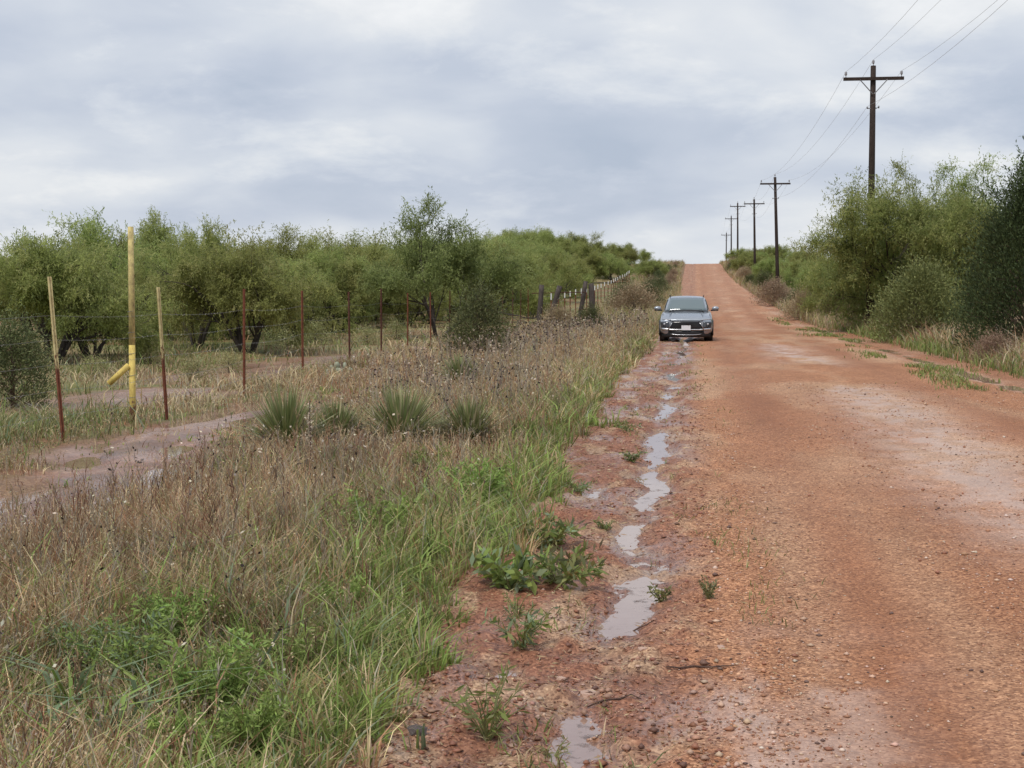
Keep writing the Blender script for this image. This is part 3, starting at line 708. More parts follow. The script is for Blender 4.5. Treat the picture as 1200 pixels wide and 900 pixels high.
tree_at('mesquite_tree', MESL[2], 110, 36, 4.0, 2.7, 'small bright mesquite between the cream-topped leaning post and the tall yellow post', rz=.4, wid=.9)
tree_at('mesquite_tree', MES[1], 232, 43, 4.5, 3.6, 'slim-trunked mesquite behind the shorter post with cream top and rusty foot', rz=4.1, wid=.75)
tree_at('mesquite_tree', MESL[1], 380, 60, 4.0, 3.0, 'low bushy mesquite behind the second and third rusty posts, left of the tall open tree', rz=3.7, wid=1.1)
tree_at('mesquite_tree', MES[0], 85, 47, 4.5, 4.1, 'tallest mesquite of the left thicket, its top above the cream-topped leaning post', rz=.9)
tree_at('mesquite_tree', MES[2], 200, 60, 4.5, 4.9, 'upright mesquite whose top stands clear right of the tall yellow post', rz=2.9, wid=.8)
tree_at('juniper_shrub', JUN[0], 14, 20, 1.6, 1.15, 'dark olive juniper shrub behind the wires left of the cream-topped leaning post', 'shrub', .7, .95, ('cedar_bark', 'needle'))
tree_at('juniper_shrub', JUN[1], 560, 35, 1.6, 1.6, 'dark green juniper bush alone in the verge grass before the tall open mesquite', 'shrub', 2.2, .9, ('cedar_bark', 'needle'))
tree_at('juniper_shrub', DARKB[0], 692, 58, 1.5, 1.0, 'low dark green bush at the foot of the leaning wooden brace posts', 'shrub', 1.2, 1.0, ('cedar_bark', 'needle'))
tree_at('dry_shrub', BRN[0], 742, 92, 1.3, 1.7, 'grey brown rounded bush on the verge beyond the white-topped posts', 'shrub', .5, 1.35, ('bark', 'needle'))
tree_at('dry_shrub', BRN[1], 655, 62, 1.3, .95, 'low mauve brown dry bush between the leaning wooden brace posts', 'shrub', 1.5, 1.3, ('bark', 'needle'))
jun_big = juniper(361, 5.0, 2.1, [(.065, .082, .032), (.085, .105, .04), (.05, .065, .026)], 46000, .75, .105, .9)
tree_at('juniper_tree', jun_big, 1206, 36.5, 5.0, 4.5, 'dense dark juniper tree beside the road, right of the round green bush', 'tree', 1.0, 1.0, ('cedar_bark', 'needle'))
rnd = juniper(371, 2.4, 1.7, [(.21, .24, .085), (.17, .20, .072), (.26, .28, .105)], 26000, .1, .10, .6)
tree_at('round_shrub', rnd, 1076, 48, 2.4, 2.35, 'rounded mid green bush under the big mesquite, left of the dark juniper', 'shrub', .2, 1.0, ('cedar_bark', 'needle'))
rbig = mesquite(431, 7.0, 4.6, 7, [(.30, .33, .105), (.24, .275, .085), (.34, .35, .13), (.17, .20, .065)], low=.08, leafL=.115, depth=5, droop=.2, dens=.75)
tree_at('mesquite_tree', rbig, 1112, 63, 7.0, 7.0, 'largest mesquite, wide green crown between the nearest utility pole and the dark juniper', rz=.6)
tree_at('mesquite_tree', MES[3], 1000, 80, 4.5, 5.0, 'ragged mesquite at the left edge of the biggest crown beside the nearest utility pole', rz=1.3, wid=.95)
tree_at('mesquite_tree', MESL[0], 985, 86, 4.0, 2.7, 'low bright mesquite over brown brush beside the road, left of the round green bush', rz=5.1, wid=1.1)
tree_at('mesquite_tree', MES[4], 1160, 62, 4.5, 5.2, 'olive mesquite wedged between the biggest crown and the dark juniper', rz=.1)
rbig2 = mesquite(452, 6.4, 3.7, 6, [(.30, .33, .105), (.24, .275, .085), (.34, .35, .13), (.17, .20, .065)], low=.12, leafL=.115, depth=5, droop=.2, dens=.75)
tree_at('mesquite_tree', rbig2, 1066, 60, 6.4, 6.5, 'broad feathery mesquite standing right in front of the nearest utility pole', rz=2.3, wid=.92)
oak = mesquite(441, 7.5, 4.4, 3, [(.07, .11, .035), (.09, .13, .04)], low=.66, leafL=.17, droop=.1, dens=.8, lean=(-.15, 0), )
tree_at('oak_tree', oak, 1336, 40, 7.5, 6.7, 'dark leafed tree reaching one branch into the sky above the dark juniper', rz=0.5, wid=.9)

# the thickets: each tree stands on its own
THK = []
def thicket(n, gen, hmin, hmax, label, group, pool, minsep=2.6, wid=(.9, 1.25)):
    placed = []; tries = 0
    while len(placed) < n and tries < n * 60:
        tries += 1; q = gen()
        if any((q[0] - a) ** 2 + (q[1] - b) ** 2 < minsep ** 2 for a, b in placed): continue
        placed.append(q); h = random.uniform(hmin, hmax) * (1 if gen is not g3 else .50 + .55 * min(1, max(0, (-q[0] - 5) / 14))); k = random.randrange(len(pool)); s = h / pool[k][2]; wd = random.uniform(*wid)
        p = P(*q); p.z -= .05
        THK.append((plant_tree('mesquite_tree', pool[k], p, random.uniform(0, 6.28), (s * wd, s * wd, s), label, 'tree', group), 'bright green' if len(pool) > 6 and pool[k][2] == 4.0 else 'olive green', label))
pool = [(*m, 4.5) for m in MES] + [(*m, 4.0) for m in MESL]
def g1():
    y = random.uniform(46, 68); x = random.uniform(-.46 * y, -10.5)
    px = 600 + 1700 * (x * math.cos(YAW) + y * math.sin(YAW)) / (y * math.cos(YAW) - x * math.sin(YAW))
    return (x, y + 45) if 425 < px < 600 else (x, y)          # open ground round the lone tall mesquite
def g2():
    y = random.uniform(66, 120); x = random.uniform(-.46 * y, -10.5); return (x, y)
def g3():
    y = random.uniform(80, 240); x = random.uniform(-26, -9.6 if y < 165 else -4.6); return (x, y)
def g4():
    y = random.uniform(84, 250); x = random.uniform(9.8 - 3.4 * min(1, max(0, (y - 110) / 100)), 17); return (x, y)
thicket(15, g1, 2.3, 3.8, 'green mesquite in the front rank of the thicket behind the wire fence', 'mesquites close behind the fence', pool[6:] + pool[:6])
thicket(44, g2, 3.0, 4.8, 'mesquite deep in the thicket on the rise behind the front rank', 'mesquites deep in the left thicket', pool[:6] + pool[:3])
thicket(60, g3, 3.4, 5.0, 'mesquite on the wooded slope beyond the white-topped fence', 'mesquites on the slope beside the climbing road', pool, 2.2)
thicket(40, g4, 2.0, 3.2, 'mesquite in the row below the utility poles along the climbing road', 'mesquites along the pole side of the road', pool, 2.2)
SHR = []
for i in range(26):
    y = 66 + i * 6.7 + random.uniform(-2, 2); x = random.uniform(7.4, 8.9) - 2.4 * min(1, max(0, (y - 100) / 110)); b = random.choice(BRN + BRN + DARKB + JUN[:1]); s = random.uniform(.6, 1.15)
    p = P(x, y); p.z -= .03
    br = b in BRN
    q = plant_tree('dry_shrub' if br else 'green_shrub', b, p, random.uniform(0, 6.28), (s * 1.2, s * 1.2, s), 'brown leafless brush at the foot of the mesquites on the pole side' if br else 'dark green bush at the foot of the mesquites on the pole side', 'shrub', 'brown brush on the pole side' if br else 'green bushes on the pole side', ('bark', 'needle')); SHR.append((q, 'brown leafless brush' if br else 'dark green bush', 'R'))
for i in range(16):
    y = 100 + i * 8.5 + random.uniform(-2, 2); x = random.uniform(-5.2, -3.0) + .6 * min(1, (y - 100) / 100); s = random.uniform(.8, 1.4) * (1 - .45 * min(1, (y - 100) / 100)); b = random.choice(DARKB + BRN[:1]); p = P(x, y); p.z -= .03; br = b in BRN
    q = plant_tree('dry_shrub' if br else 'green_shrub', b, p, random.uniform(0, 6.28), (s, s, s), 'brown brush on the verge of the climbing road' if br else 'dark green bush on the verge of the climbing road', 'shrub', 'brown brush up the left verge' if br else 'green bushes up the left verge', ('bark', 'needle')); SHR.append((q, 'brown brush' if br else 'dark green bush', 'L'))
for px, dp, w_, lab in ((948, 84, 1.3, 'brown leafless brush beside the road, left of the round green bush'), (906, 112, 1.3, 'reddish brown brush beside the road below the second pole'), (1165, 33.5, .45, 'low dry brown brush under the skirt of the dark juniper'), (1000, 70, .8, 'low brown brush between the roadside green strip and the low bright mesquite')):
    p = at_depth(px, dp); plant_tree('dry_shrub', BRN[px % 2], p, px, (w_ * 1.3, w_ * 1.3, w_), lab, 'shrub', None, ('bark', 'needle'))

ORD = 'nearest second third fourth fifth sixth seventh eighth ninth tenth eleventh twelfth thirteenth fourteenth fifteenth sixteenth seventeenth eighteenth nineteenth twentieth'.split()
def column(o):
    d = Vector(o.location) - EYE; return 600 + 1700 * d.dot(_r) / d.dot(Vector((-math.sin(YAW), math.cos(YAW), 0))), d.length
LEFT = [(20, 'the dark juniper shrub by the wires'), (73, 'the cream-topped leaning post'), (155, 'the tall yellow post'), (195, 'the shorter cream-topped post'), (286, 'the first all-rusty post'), (355, 'the second all-rusty post'), (410, 'the third all-rusty post'), (447, 'the fourth all-rusty post'), (478, 'the fifth all-rusty post'), (514, 'the tall open mesquite'), (560, 'the lone juniper bush'), (602, 'the thin posts before the wooden braces'), (636, 'the left wooden brace'), (690, 'the right wooden brace'), (735, 'the white-topped posts'), (790, 'the hilltop end of the left verge')]
bins = {}
for o, tone, lab in THK:
    px, dist = column(o)
    if o.location.x < 0: key = min(LEFT, key=lambda k: abs(k[0] - px))[1]
    else: key = 'R' + ('beyond the nearest utility pole' if o.location.y < 121 else 'beyond the second utility pole' if o.location.y < 176 else 'beyond the third utility pole' if o.location.y < 235 else 'beyond the fourth utility pole, over the hilltop')
    bins.setdefault(key, []).append((dist, o, tone))
for key, L in bins.items():
    for i, (d, o, tone) in enumerate(sorted(L, key=lambda k: k[0])):
        n = ORD[min(i, 19)]
        o['label'] = f'{tone} mesquite, {n} in the roadside row {key[1:]}' if key[0] == 'R' else f'{tone} mesquite, {n} in line behind {key}'
for side in 'RL':
    bins = {}
    for o, tone, sd_ in SHR:
        if sd_ == side: bins.setdefault(tone, []).append((o.location.y, o))
    for tone, L in bins.items():
        for i, (d, o) in enumerate(sorted(L, key=lambda k: k[0])):
            o['label'] = f'{tone} at the foot of the pole-side trees, {ORD[min(i, 19)]} up the road' if side == 'R' else f'{tone} on the left verge, {ORD[min(i, 19)]} up the slope beyond the car'
SAGE = [juniper(380 + i, .8, .62, [(.34, .34, .15), (.29, .30, .12), (.40, .36, .19)], 3500, .1, .06, .5) for i in range(2)]
for i, (px, dp, hh, lab) in enumerate(((232, 26, .55, 'olive sage bush beyond the shorter cream-topped post'), (268, 29, .5, 'low olive bush just left of the first all-rusty post'), (110, 27, .5, 'small olive bush between the cream-topped leaning post and the yellow post'), (325, 42, .8, 'pale bush under the trees between the first and second all-rusty posts'), (175, 33, .7, 'pale bush under the trees between the yellow post and shorter cream-topped post'), (430, 46, .7, 'low pale bush in the dry grass between the third and fourth all-rusty posts'), (465, 50, .8, 'low pale bush in the dry grass left of the fifth all-rusty post'), (35, 30, .8, 'pale bush behind the dark juniper shrub at the wires'), (370, 46, .9, 'pale bush under the trees just right of the second all-rusty post'), (540, 60, .9, 'pale bush at the right foot of the tall open mesquite'))):
    tree_at('sage_bush', SAGE[i % 2], px, dp, .8, hh * .72, lab, 'shrub', i * 1.3, 1.3, ('bark', 'needle'))
# ------------------------------------------------------------------ yuccas, cactus, weeds
def yucca(px, py, width, height, label, n=420):
    width *= 1.5; height *= 1.12; p = spot(px, py); th = rs.uniform(0, 6.28, n); el = rs.uniform(.22, 1.4, n)
    d = np.stack([np.cos(th) * np.cos(el), np.sin(th) * np.cos(el), np.sin(el)], 1)
    L = rs.uniform(.75, 1.1, n) * np.hypot(width / 2 * np.cos(el), height * np.sin(el))
    S = Soup(); k = rs.uniform(0, 1, n)
    c = pick([(.25, .28, .115), (.31, .33, .15), (.19, .215, .085), (.45, .40, .23)], [.3, .28, .2, .22], n)
    up = np.zeros((n, 3)); s = np.cross(d, np.array((0, 0, 1.0))); s /= np.linalg.norm(s, axis=1)[:, None] + 1e-9
    b = d * .04; w = rs.uniform(.009, .016, n)[:, None]
    mid = b + d * (L * .5)[:, None]; tip = b + d * L[:, None] + np.array((0, 0, -1.0)) * (L * .12 * np.cos(el))[:, None]
    V = np.stack([b - s * w, b + s * w, mid - s * w, mid + s * w, tip], 1).reshape(-1, 3); i = np.arange(n) * 5
    S.add(V, np.stack([i, i + 1, i + 3, i + 2], 1), np.stack([i + 2, i + 3, i + 4], 1), np.repeat(c, 5, axis=0))
    o = empty('yucca_plant', p); S.build('leaf_rosette', M['grass'], o)
    m = 60; th = rs.uniform(0, 6.28, m); r = rs.uniform(.02, .12, m)
    S = Soup(); S.add(*blades(np.stack([r * np.cos(th), r * np.sin(th), 0 * th + .05], 1), rs.uniform(.1, .3, m), np.full(m, .012), th, rs.uniform(.8, 1.8, m), rs.uniform(.4, .9, m), pick([TAN, GREY, BROWN], [1, 1, 1], m)))
    S.build('dead_leaf_skirt', M['grass'], o)
    return tag(o, label, 'yucca')
yucca(336, 530, 1.0, .60, 'spiky olive yucca of the verge clumps furthest from the road, behind the cream stalk')
yucca(394, 522, .62, .44, 'spiky yucca with drooping dead skirt just right of the cream seed stalk')
yucca(470, 524, 1.0, .60, 'pale green spiky yucca in the middle of the verge clumps')
yucca(550, 520, .72, .46, 'grey olive spiky yucca closest to the muddy shoulder')
yucca(540, 455, .9, .55, 'yucca half sunk in dry grass in front of the lone juniper bush')
def stalk(px, py, h, label):
    p = spot(px, py); o = empty('seed_stalk', p); mb = MB(); mb.tube([(0, 0, 0), (.01, 0, h * .5), (.0, .01, h)], [.007, .006, .003], 5); mb.build('stem', M['twig'], o)
    n = 130; f = rs.uniform(.38, 1, n); th = rs.uniform(0, 6.28, n); S = Soup()
    c = np.stack([.012 * np.cos(th), .012 * np.sin(th), f * h], 1) + rs.normal(0, .016, (n, 3)) * (1.35 - f)[:, None]
    S.add(*leaves(c, np.stack([np.cos(th), np.sin(th), rs.normal(0, .7, n)], 1), rs.uniform(.012, .028, n), rs.uniform(.01, .018, n), pick([(.66, .56, .42), (.5, .4, .28), (.3, .2, .14)], [.55, .3, .15], n)))
    S.build('seed_heads', M['grass'], o)['kind'] = 'stuff'; return tag(o, label, 'plant')
stalk(363, 582, .74, 'upright cream seed stalk in front of the spiky yuccas')
p = spot(396, 442); o = empty('prickly_pear', p)
for i in range(13):
    mb = MB(); a = rs.uniform(0, 6.28); r = rs.uniform(0, .24); h = rs.uniform(.10, .17); w = h * .42
    ring = [(math.cos(t) * w, math.sin(t) * h * .5 + h * .5) for t in np.linspace(0, 6.28, 13)[:-1]]; zb = rs.uniform(0, .16); tl = rs.uniform(-.4, .4)
    ca, sa = math.cos(a), math.sin(a)
    vs = [(r * math.cos(i * 2.4) + x * ca - s * .012 * sa, r * math.sin(i * 2.4) + x * sa + s * .012 * ca, zb + z) for s in (-1, 1) for x, z in ring]
    vs += [(r * math.cos(i * 2.4) + s * .026 * -sa, r * math.sin(i * 2.4) + s * .026 * ca, zb + h * .5) for s in (-1, 1)]
    fs = [(k, (k + 1) % 12, 12 + (k + 1) % 12, 12 + k) for k in range(12)] + [(24, (k + 1) % 12, k) for k in range(12)] + [(25, 12 + k, 12 + (k + 1) % 12) for k in range(12)]
    mb.add(vs, fs); mb.build('pad', m_plain('cactus_pad', (.33, .35, .24), .6, vary=.2) if i == 0 else bpy.data.materials['cactus_pad'], o, True)
tag(o, 'pale grey green prickly pear clump by the bare soil near the third rusty post', 'cactus')

def weed(px, py, width, label, tall=.5, n=60, lw=.22, cols=None, group=None, lsz=.8):
    p = spot(px, py); S = Soup(); cols = cols or [GREEN, OLIVE, (.17, .23, .085), BLUEG]
    n = int(n * 1.7); ns = min(max(5, n // 13), 22); th = rs.uniform(0, 6.28, ns); o = empty('weed', p)
    mb = MB()
    for k in range(ns):
        r = width * .5 * rs.uniform(.4, 1); hh = width * tall * rs.uniform(.5, 1.1); d = Vector((math.cos(th[k]), math.sin(th[k]), 0))
        pts = [Vector((0, 0, -.01)), d * r * .45 + Vector((0, 0, hh * .6)), d * r + Vector((0, 0, hh))]; mb.tube(pts, [.003, .0025, .0012], 4, False)
        m = max(4, n // ns); f = rs.uniform(.15, 1, m); q = np.array([pts[0].lerp(pts[1], t * 2) if t < .5 else pts[1].lerp(pts[2], t * 2 - 1) for t in f])
        ld = rs.normal(0, .8, (m, 3)) + np.array(d)[None] * .5 + (0, 0, .25); q = q + rs.normal(0, width * .03, (m, 3)) * (n > 500); L = width * lsz * rs.uniform(.12, .26, m)
        S.add(*leaves(q, ld, L, L * rs.uniform(.8, 1.4, m) * lw, pick(cols, [1] * len(cols), m)))
    mb.build('stems', M['stem'], o); S.build('leaves', M['grass'], o)
    return tag(o, label, 'weed', group)
weed(830, 703, .15, 'compact grey green weed tuft alone on the gravel', .75, 120, .3, [(.17, .17, .085), (.23, .22, .12), (.14, .15, .07)])
weed(838, 640, .09, 'tiny green sprig on the gravel beyond the compact weed tuft', .5, 40)
weed(645, 640, .46, 'leafy green weed clump between grass and puddle, furthest of the leafy clumps', .4, 160, .28)
weed(600, 692, .52, 'sprawling broad leafed weed at the grass edge of the mud', .35, 170, .35, [GREEN, BRIGHT, BLUEG])
weed(655, 690, .52, 'sprawling olive weed running towards the puddle', .3, 150, .25, [OLIVE, GREEN, (.18, .2, .1)])
weed(668, 668, .40, 'low wilted weed beside the bright puddle', .3, 110, .25, [OLIVE, (.2, .18, .1), GREEN])
weed(710, 622, .20, 'small olive weed on the far lip of the puddle', .4, 80)
weed(775, 706, .20, 'drooping dark weed in the puddle line', .4, 70, .3, [(.13, .13, .06), OLIVE])
weed(612, 760, .36, 'dark green weed tuft left of the middle puddle', .6, 120)
weed(572, 868, .34, 'tall wispy weed beside the nearest puddle', .7, 120, .18, [OLIVE, (.2, .2, .09), GREEN])
weed(648, 893, .16, 'low brown green weed at the near end of the puddle', .4, 60, .2, [OLIVE, BROWN])
weed(740, 540, .30, 'green weed mat on the far wet patch of the shoulder', .25, 100)
weed(735, 505, .34, 'olive weed on the shoulder beyond the wet patch', .3, 90)
weed(680, 578, .3, 'flat weed at the grass edge beside the puddle channel', .3, 90)
weed(606, 725, .18, 'thin weed standing between two muddy clods', .7, 60)
for px, py, w_, lab, cs in ((255, 850, .42, 'bushy bright green ragweed in the near verge', [BRIGHT, GREEN, (.26, .38, .10)]), (150, 815, .40, 'feathery green weed among dry stalks at the near verge', [GREEN, BRIGHT, BLUEG]), (330, 815, .34, 'leafy green weed at the near end of the grass edge', [GREEN, BRIGHT, OLIVE]), (440, 650, .5, 'bright leafy weed in the green strip in front of the yuccas', [BRIGHT, GREEN]), (560, 600, .5, 'bright green weed at the grass edge below the yucca closest to the mud', [BRIGHT, (.26, .38, .1)]), (205, 770, .36, 'small bright weed behind the bushy ragweed', [BRIGHT, (.26, .38, .1)]), (300, 890, .30, 'bright leafy weed at the bottom of the verge below the bushy ragweed', [BRIGHT, GREEN]), (215, 905, .30, 'yellow green weed beside the pale broad bladed tuft', [(.30, .40, .11), BRIGHT]), (95, 800, .34, 'blue green weed at the left of the near verge', [BLUEG, GREEN]), (400, 735, .32, 'leafy green weed in the grass edge beside the mud', [GREEN, BRIGHT]), (500, 570, .45, 'olive leafy weed just in front of the middle yucca', [GREEN, OLIVE])):
    weed(px, py, w_ * 1.1, lab, .66, 1000, .2, cs, lsz=.46)
def broad(px, py, label, n=16, L=.22):
    p = spot(px, py); th = rs.uniform(0, 6.28, n)
    S = Soup(); S.add(*blades(rs.normal(0, .03, (n, 3)) * (1, 1, 0), rs.uniform(.6, 1.2, n) * L, rs.uniform(.055, .095, n) * min(L, .25), th, rs.uniform(.3, .8, n), rs.uniform(.3, .8, n), pick([(.22, .30, .16), BRIGHT, BLUEG, (.27, .33, .2)], [1, 1, 1, 1], n)))
    return tag(S.build('broadleaf_grass', M['grass'], None, p), label, 'plant')
broad(130, 885, 'pale broad bladed tuft at the bottom of the near verge', 26, .30)
broad(90, 850, 'arching broad bladed tuft left of the pale tuft', 18, .34)
broad(492, 884, 'single upright green grass sprig in the mud by the dark rock', 9, .13)
broad(60, 880, 'broad pale green blades at the lower corner of the near verge', 18, .22)
broad(215, 700, 'arching pale blades poking through the dry stalks', 10, .42)
broad(180, 860, 'broad green tuft between the pale tuft and the ragweed', 18, .32)

# ------------------------------------------------------------------ rocks, sticks
def rock(px, py, r, mat, label):
    import bmesh
    bm = bmesh.new(); bmesh.ops.create_icosphere(bm, subdivisions=2 if r > .1 else 1, radius=r)
    sd_ = rs.uniform(0, 100)
    for v in bm.verts:
        q = v.co / r; k = 1 + .9 * (float(vnoise(q.x * 2.1 + sd_, q.y * 2.1 + q.z * 2.9, 5)) - .5); v.co = Vector((v.co.x * k * 1.25, v.co.y * k, v.co.z * k * .7))
    me = bpy.data.meshes.new('rock'); bm.to_mesh(me); bm.free()
    p = spot(px, py); p.z += r * .12
    return tag(link_mesh('rock', me, M[mat], None, p), label, 'rock')
rock(689, 817, .036, 'rock', 'pale pink stone lying on the mud between two puddles')
rock(488, 858, .032, 'darkrock', 'dark wet rock at the grass edge by the green sprig')
rock(658, 800, .02, 'rock', 'small tan stone left of the pale pink stone')
rock(752, 765, .02, 'rock', 'small flat stone on the far side of the puddles')
rock(845, 762, .016, 'rock', 'small pale pebble beyond the dark stick')
rock(493, 415, .22, 'rock', 'pale flat rock by the rusty posts in front of the tall open mesquite')
def stick(px, py, L, ang, label):
    p = spot(px, py); mb = MB(); pts = []
    for f in np.linspace(-.5, .5, 6):
        x = math.cos(ang) * L * f; yy = math.sin(ang) * L * f; pts.append((x, yy + rs.normal(0, L * .015), ground(p.x + x, p.y + yy) - p.z + .007))
    mb.tube(pts, [.003, .0045, .004, .004, .003, .0015], 5)
    return tag(mb.build('stick', M['twig'], None, True, p), label, 'stick')
stick(822, 783, .30, .05, 'thin dark stick lying across the gravel')
stick(720, 822, .22, .25, 'crooked twig lying right of the pale pink stone')
stick(745, 742, .18, -.2, 'short twig lying in mud above the puddles')

# ------------------------------------------------------------------ fence
def t_post(mb, h0, h1, s=.024):
    mb.box((0, 0, (h0 + h1) / 2), (s * 1.7, s * .35, h1 - h0)); mb.box((0, -s * .62, (h0 + h1) / 2), (s * .35, s * .9, h1 - h0))
    z = h0 + .03
    while z < h1 - .02: mb.box((0, s * .27, z), (s * .7, s * .28, .018)); z += .055
posts = []   # foot, height, lean(top offset along x), kind
def fpost(px, depth, ht, lean, kind): posts.append((at_depth(px, depth), ht, lean, kind))
fx = at_depth(73, 15.4)
posts.append((P(-7.05, 11.0), 1.6, 0, 'rust'))
posts.append((fx, 1.75, -.12, 'cream'))
posts.append((at_depth(195, 18.4), 1.68, -.09, 'cream'))
for px, dp, ht in ((286, 22.4, 1.66), (355, 27.0, 1.62), (410, 31.4, 1.62), (447, 35.6, 1.68), (478, 40, 1.62), (505, 45, 1.62), (527, 50.5, 1.66), (546, 55, 1.62), (563, 59, 1.7), (577, 62, 1.75), (589, 65, 1.6), (601, 68, 1.9), (610, 71, 1.9), (619, 74, 1.85)):
    posts.append((at_depth(px, dp), ht, rs.uniform(-.02, .02), 'rust' if dp < 30 or rs.uniform() < .6 else 'dark'))
fence = empty('wire_fence', posts[1][0])
fo = Vector(posts[1][0])
heads = []
for q, ht, lean, kind in posts:
    mb = MB(); t_post(mb, -.1, ht * (.42 if kind == 'cream' else 1.0))
    Mx = Matrix(((1, 0, lean / ht, 0), (0, 1, 0, 0), (0, 0, 1, 0), (0, 0, 0, 1))); rz = Matrix.Rotation(rs.uniform(-.25, .25) + .15, 4, 'Z')
    def fix(m): m.v = [tuple(Mx @ (rz @ Vector(v))) for v in m.v]
    fix(mb); o = mb.build('post', M['rust_dark' if kind == 'dark' else 'rust'], fence, False, q - fo)
    if kind == 'cream':
        m2 = MB(); t_post(m2, ht * .42, ht, .026); fix(m2); m2.build('painted_top', M['cream'], o)
    heads.append((q, ht, lean))
hs_ = (.28, .55, .82, 1.08, 1.34)
for hz in hs_:
    mb = MB(); pts = []
    for i, (q, ht, lean) in enumerate(heads):
        p = q - fo + Vector((lean * hz / ht + .0, -.02, hz * (1 if i else 1)))
        if pts:
            a = Vector(pts[-1]); L = (p - a).length
            for f in (.25, .5, .75): pts.append(a.lerp(p, f) + Vector((0, 0, -.035 * 4 * f * (1 - f) * L / 4)))
            if q.y < 30:
                k = int(L / .14)
                for j in range(1, k):
                    b = a.lerp(p, j / k) + Vector((0, 0, -.035 * 4 * (j / k) * (1 - j / k) * L / 4)); tw = Vector((rs.normal() * .012, rs.normal() * .012, .013))
                    mb.tube([b - tw * .8, b + tw * .8], .0011, 3, False)
        pts.append(p)
    mb.tube(pts, .0013, 4, False); mb.build('wire', M['wire'], fence)
tag(fence, 'barbed wire fence on thin rusty steel posts running along the left verge', 'fence')
# tall yellow marker post with stub arm, wired into the fence line
q = at_depth(155, 17.9); o = empty('marker_post', q)
mb = MB(); mb.tube([(0, 0, -.1), (0, 0, .35), (.005, 0, .95)], [.041, .040, .039], 10); mb.build('sleeve', M['yellow'], o, True)
mb = MB(); mb.tube([(.005, 0, .95), (.01, 0, 1.7), (.012, 0, 2.40)], [.039, .037, .035], 10); mb.build('shaft', M['yellowwood'], o, True)
mb = MB(); mb.tube([(-.03, -.03, .70), (-.27, -.06, .48)], [.037, .037], 10); mb.tube([(-.27, -.06, .48), (-.275, -.061, .476)], [.039, .039], 10); mb.build('arm', M['yellow'], o, True)
mb = MB()
for z in (.28, .55, .82, 1.08, 1.34): mb.tube([(.044 * math.cos(t), .044 * math.sin(t), z + .005 * t) for t in np.linspace(0, 6.3, 10)], .003, 4)
mb.build('wire_tie', M['steel'], o)
tag(o, 'tall yellow painted marker post with a short slanting yellow arm', 'post')

# wooden brace posts
def brace(p0, legs, rail, label, ties=()):
    o = empty('fence_brace', p0)
    for (x, y, h, lx, r) in legs:
        mb = MB(); n = 6; pts = [(x + lx * k / n + rs.normal(0, .008), y, -.15 + (h + .15) * k / n) for k in range(n + 1)]
        mb.tube(pts, [r * (1.08 - .12 * k / n) for k in range(n + 1)], 10); mb.build('wooden_post', M['oldwood'], o, True)
    for a, b, r in rail:
        mb = MB(); mb.tube([a, b], r, 8); mb.build('rail', M['rust_dark'], o, True)
    return tag(o, label, 'fence brace')
pa = at_depth(632, 68); pb = at_depth(684, 69); dv = pb - pa
brace(pa, [(-.05, 0, 2.0, .16, .12), (.35, .25, 1.95, .58, .13)], [((-.35, -.13, 1.6), (dv.x + .15, dv.y - .13, 1.66), .018)], 'pair of leaning dark wooden posts with a rail, nearer to the rusty posts')
brace(pb, [(-.3, 0, 2.15, .4, .11), (.42, .2, 2.05, -.1, .14)], [((-.25, -.12, .8), (.5, .06, .84), .02)], 'pair of dark wooden posts leaning together where the white-topped posts begin')
# white-topped post fence climbing the slope
fp = [P(-7.6 + .05 * math.sin(i), 72 + i * 4.2) for i in range(24)]
o = empty('white_topped_fence', fp[0])
for q in fp:
    mb = MB(); t_post(mb, -.1, 1.25, .036); w_ = mb.build('post', M['rust'], o, False, q - fp[0])
    mb = MB(); mb.box((0, 0, 1.44), (.06, .045, .34)); mb.build('white_top', M['white'], w_)
for hz in (.4, .75, 1.1, 1.45):
    mb = MB(); mb.tube([q - fp[0] + Vector((0, -.03, hz)) for q in fp], .004, 4, False); mb.build('wire', M['wire'], o)
tag(o, 'distant fence of thin posts with white painted tops climbing beside the road', 'fence')

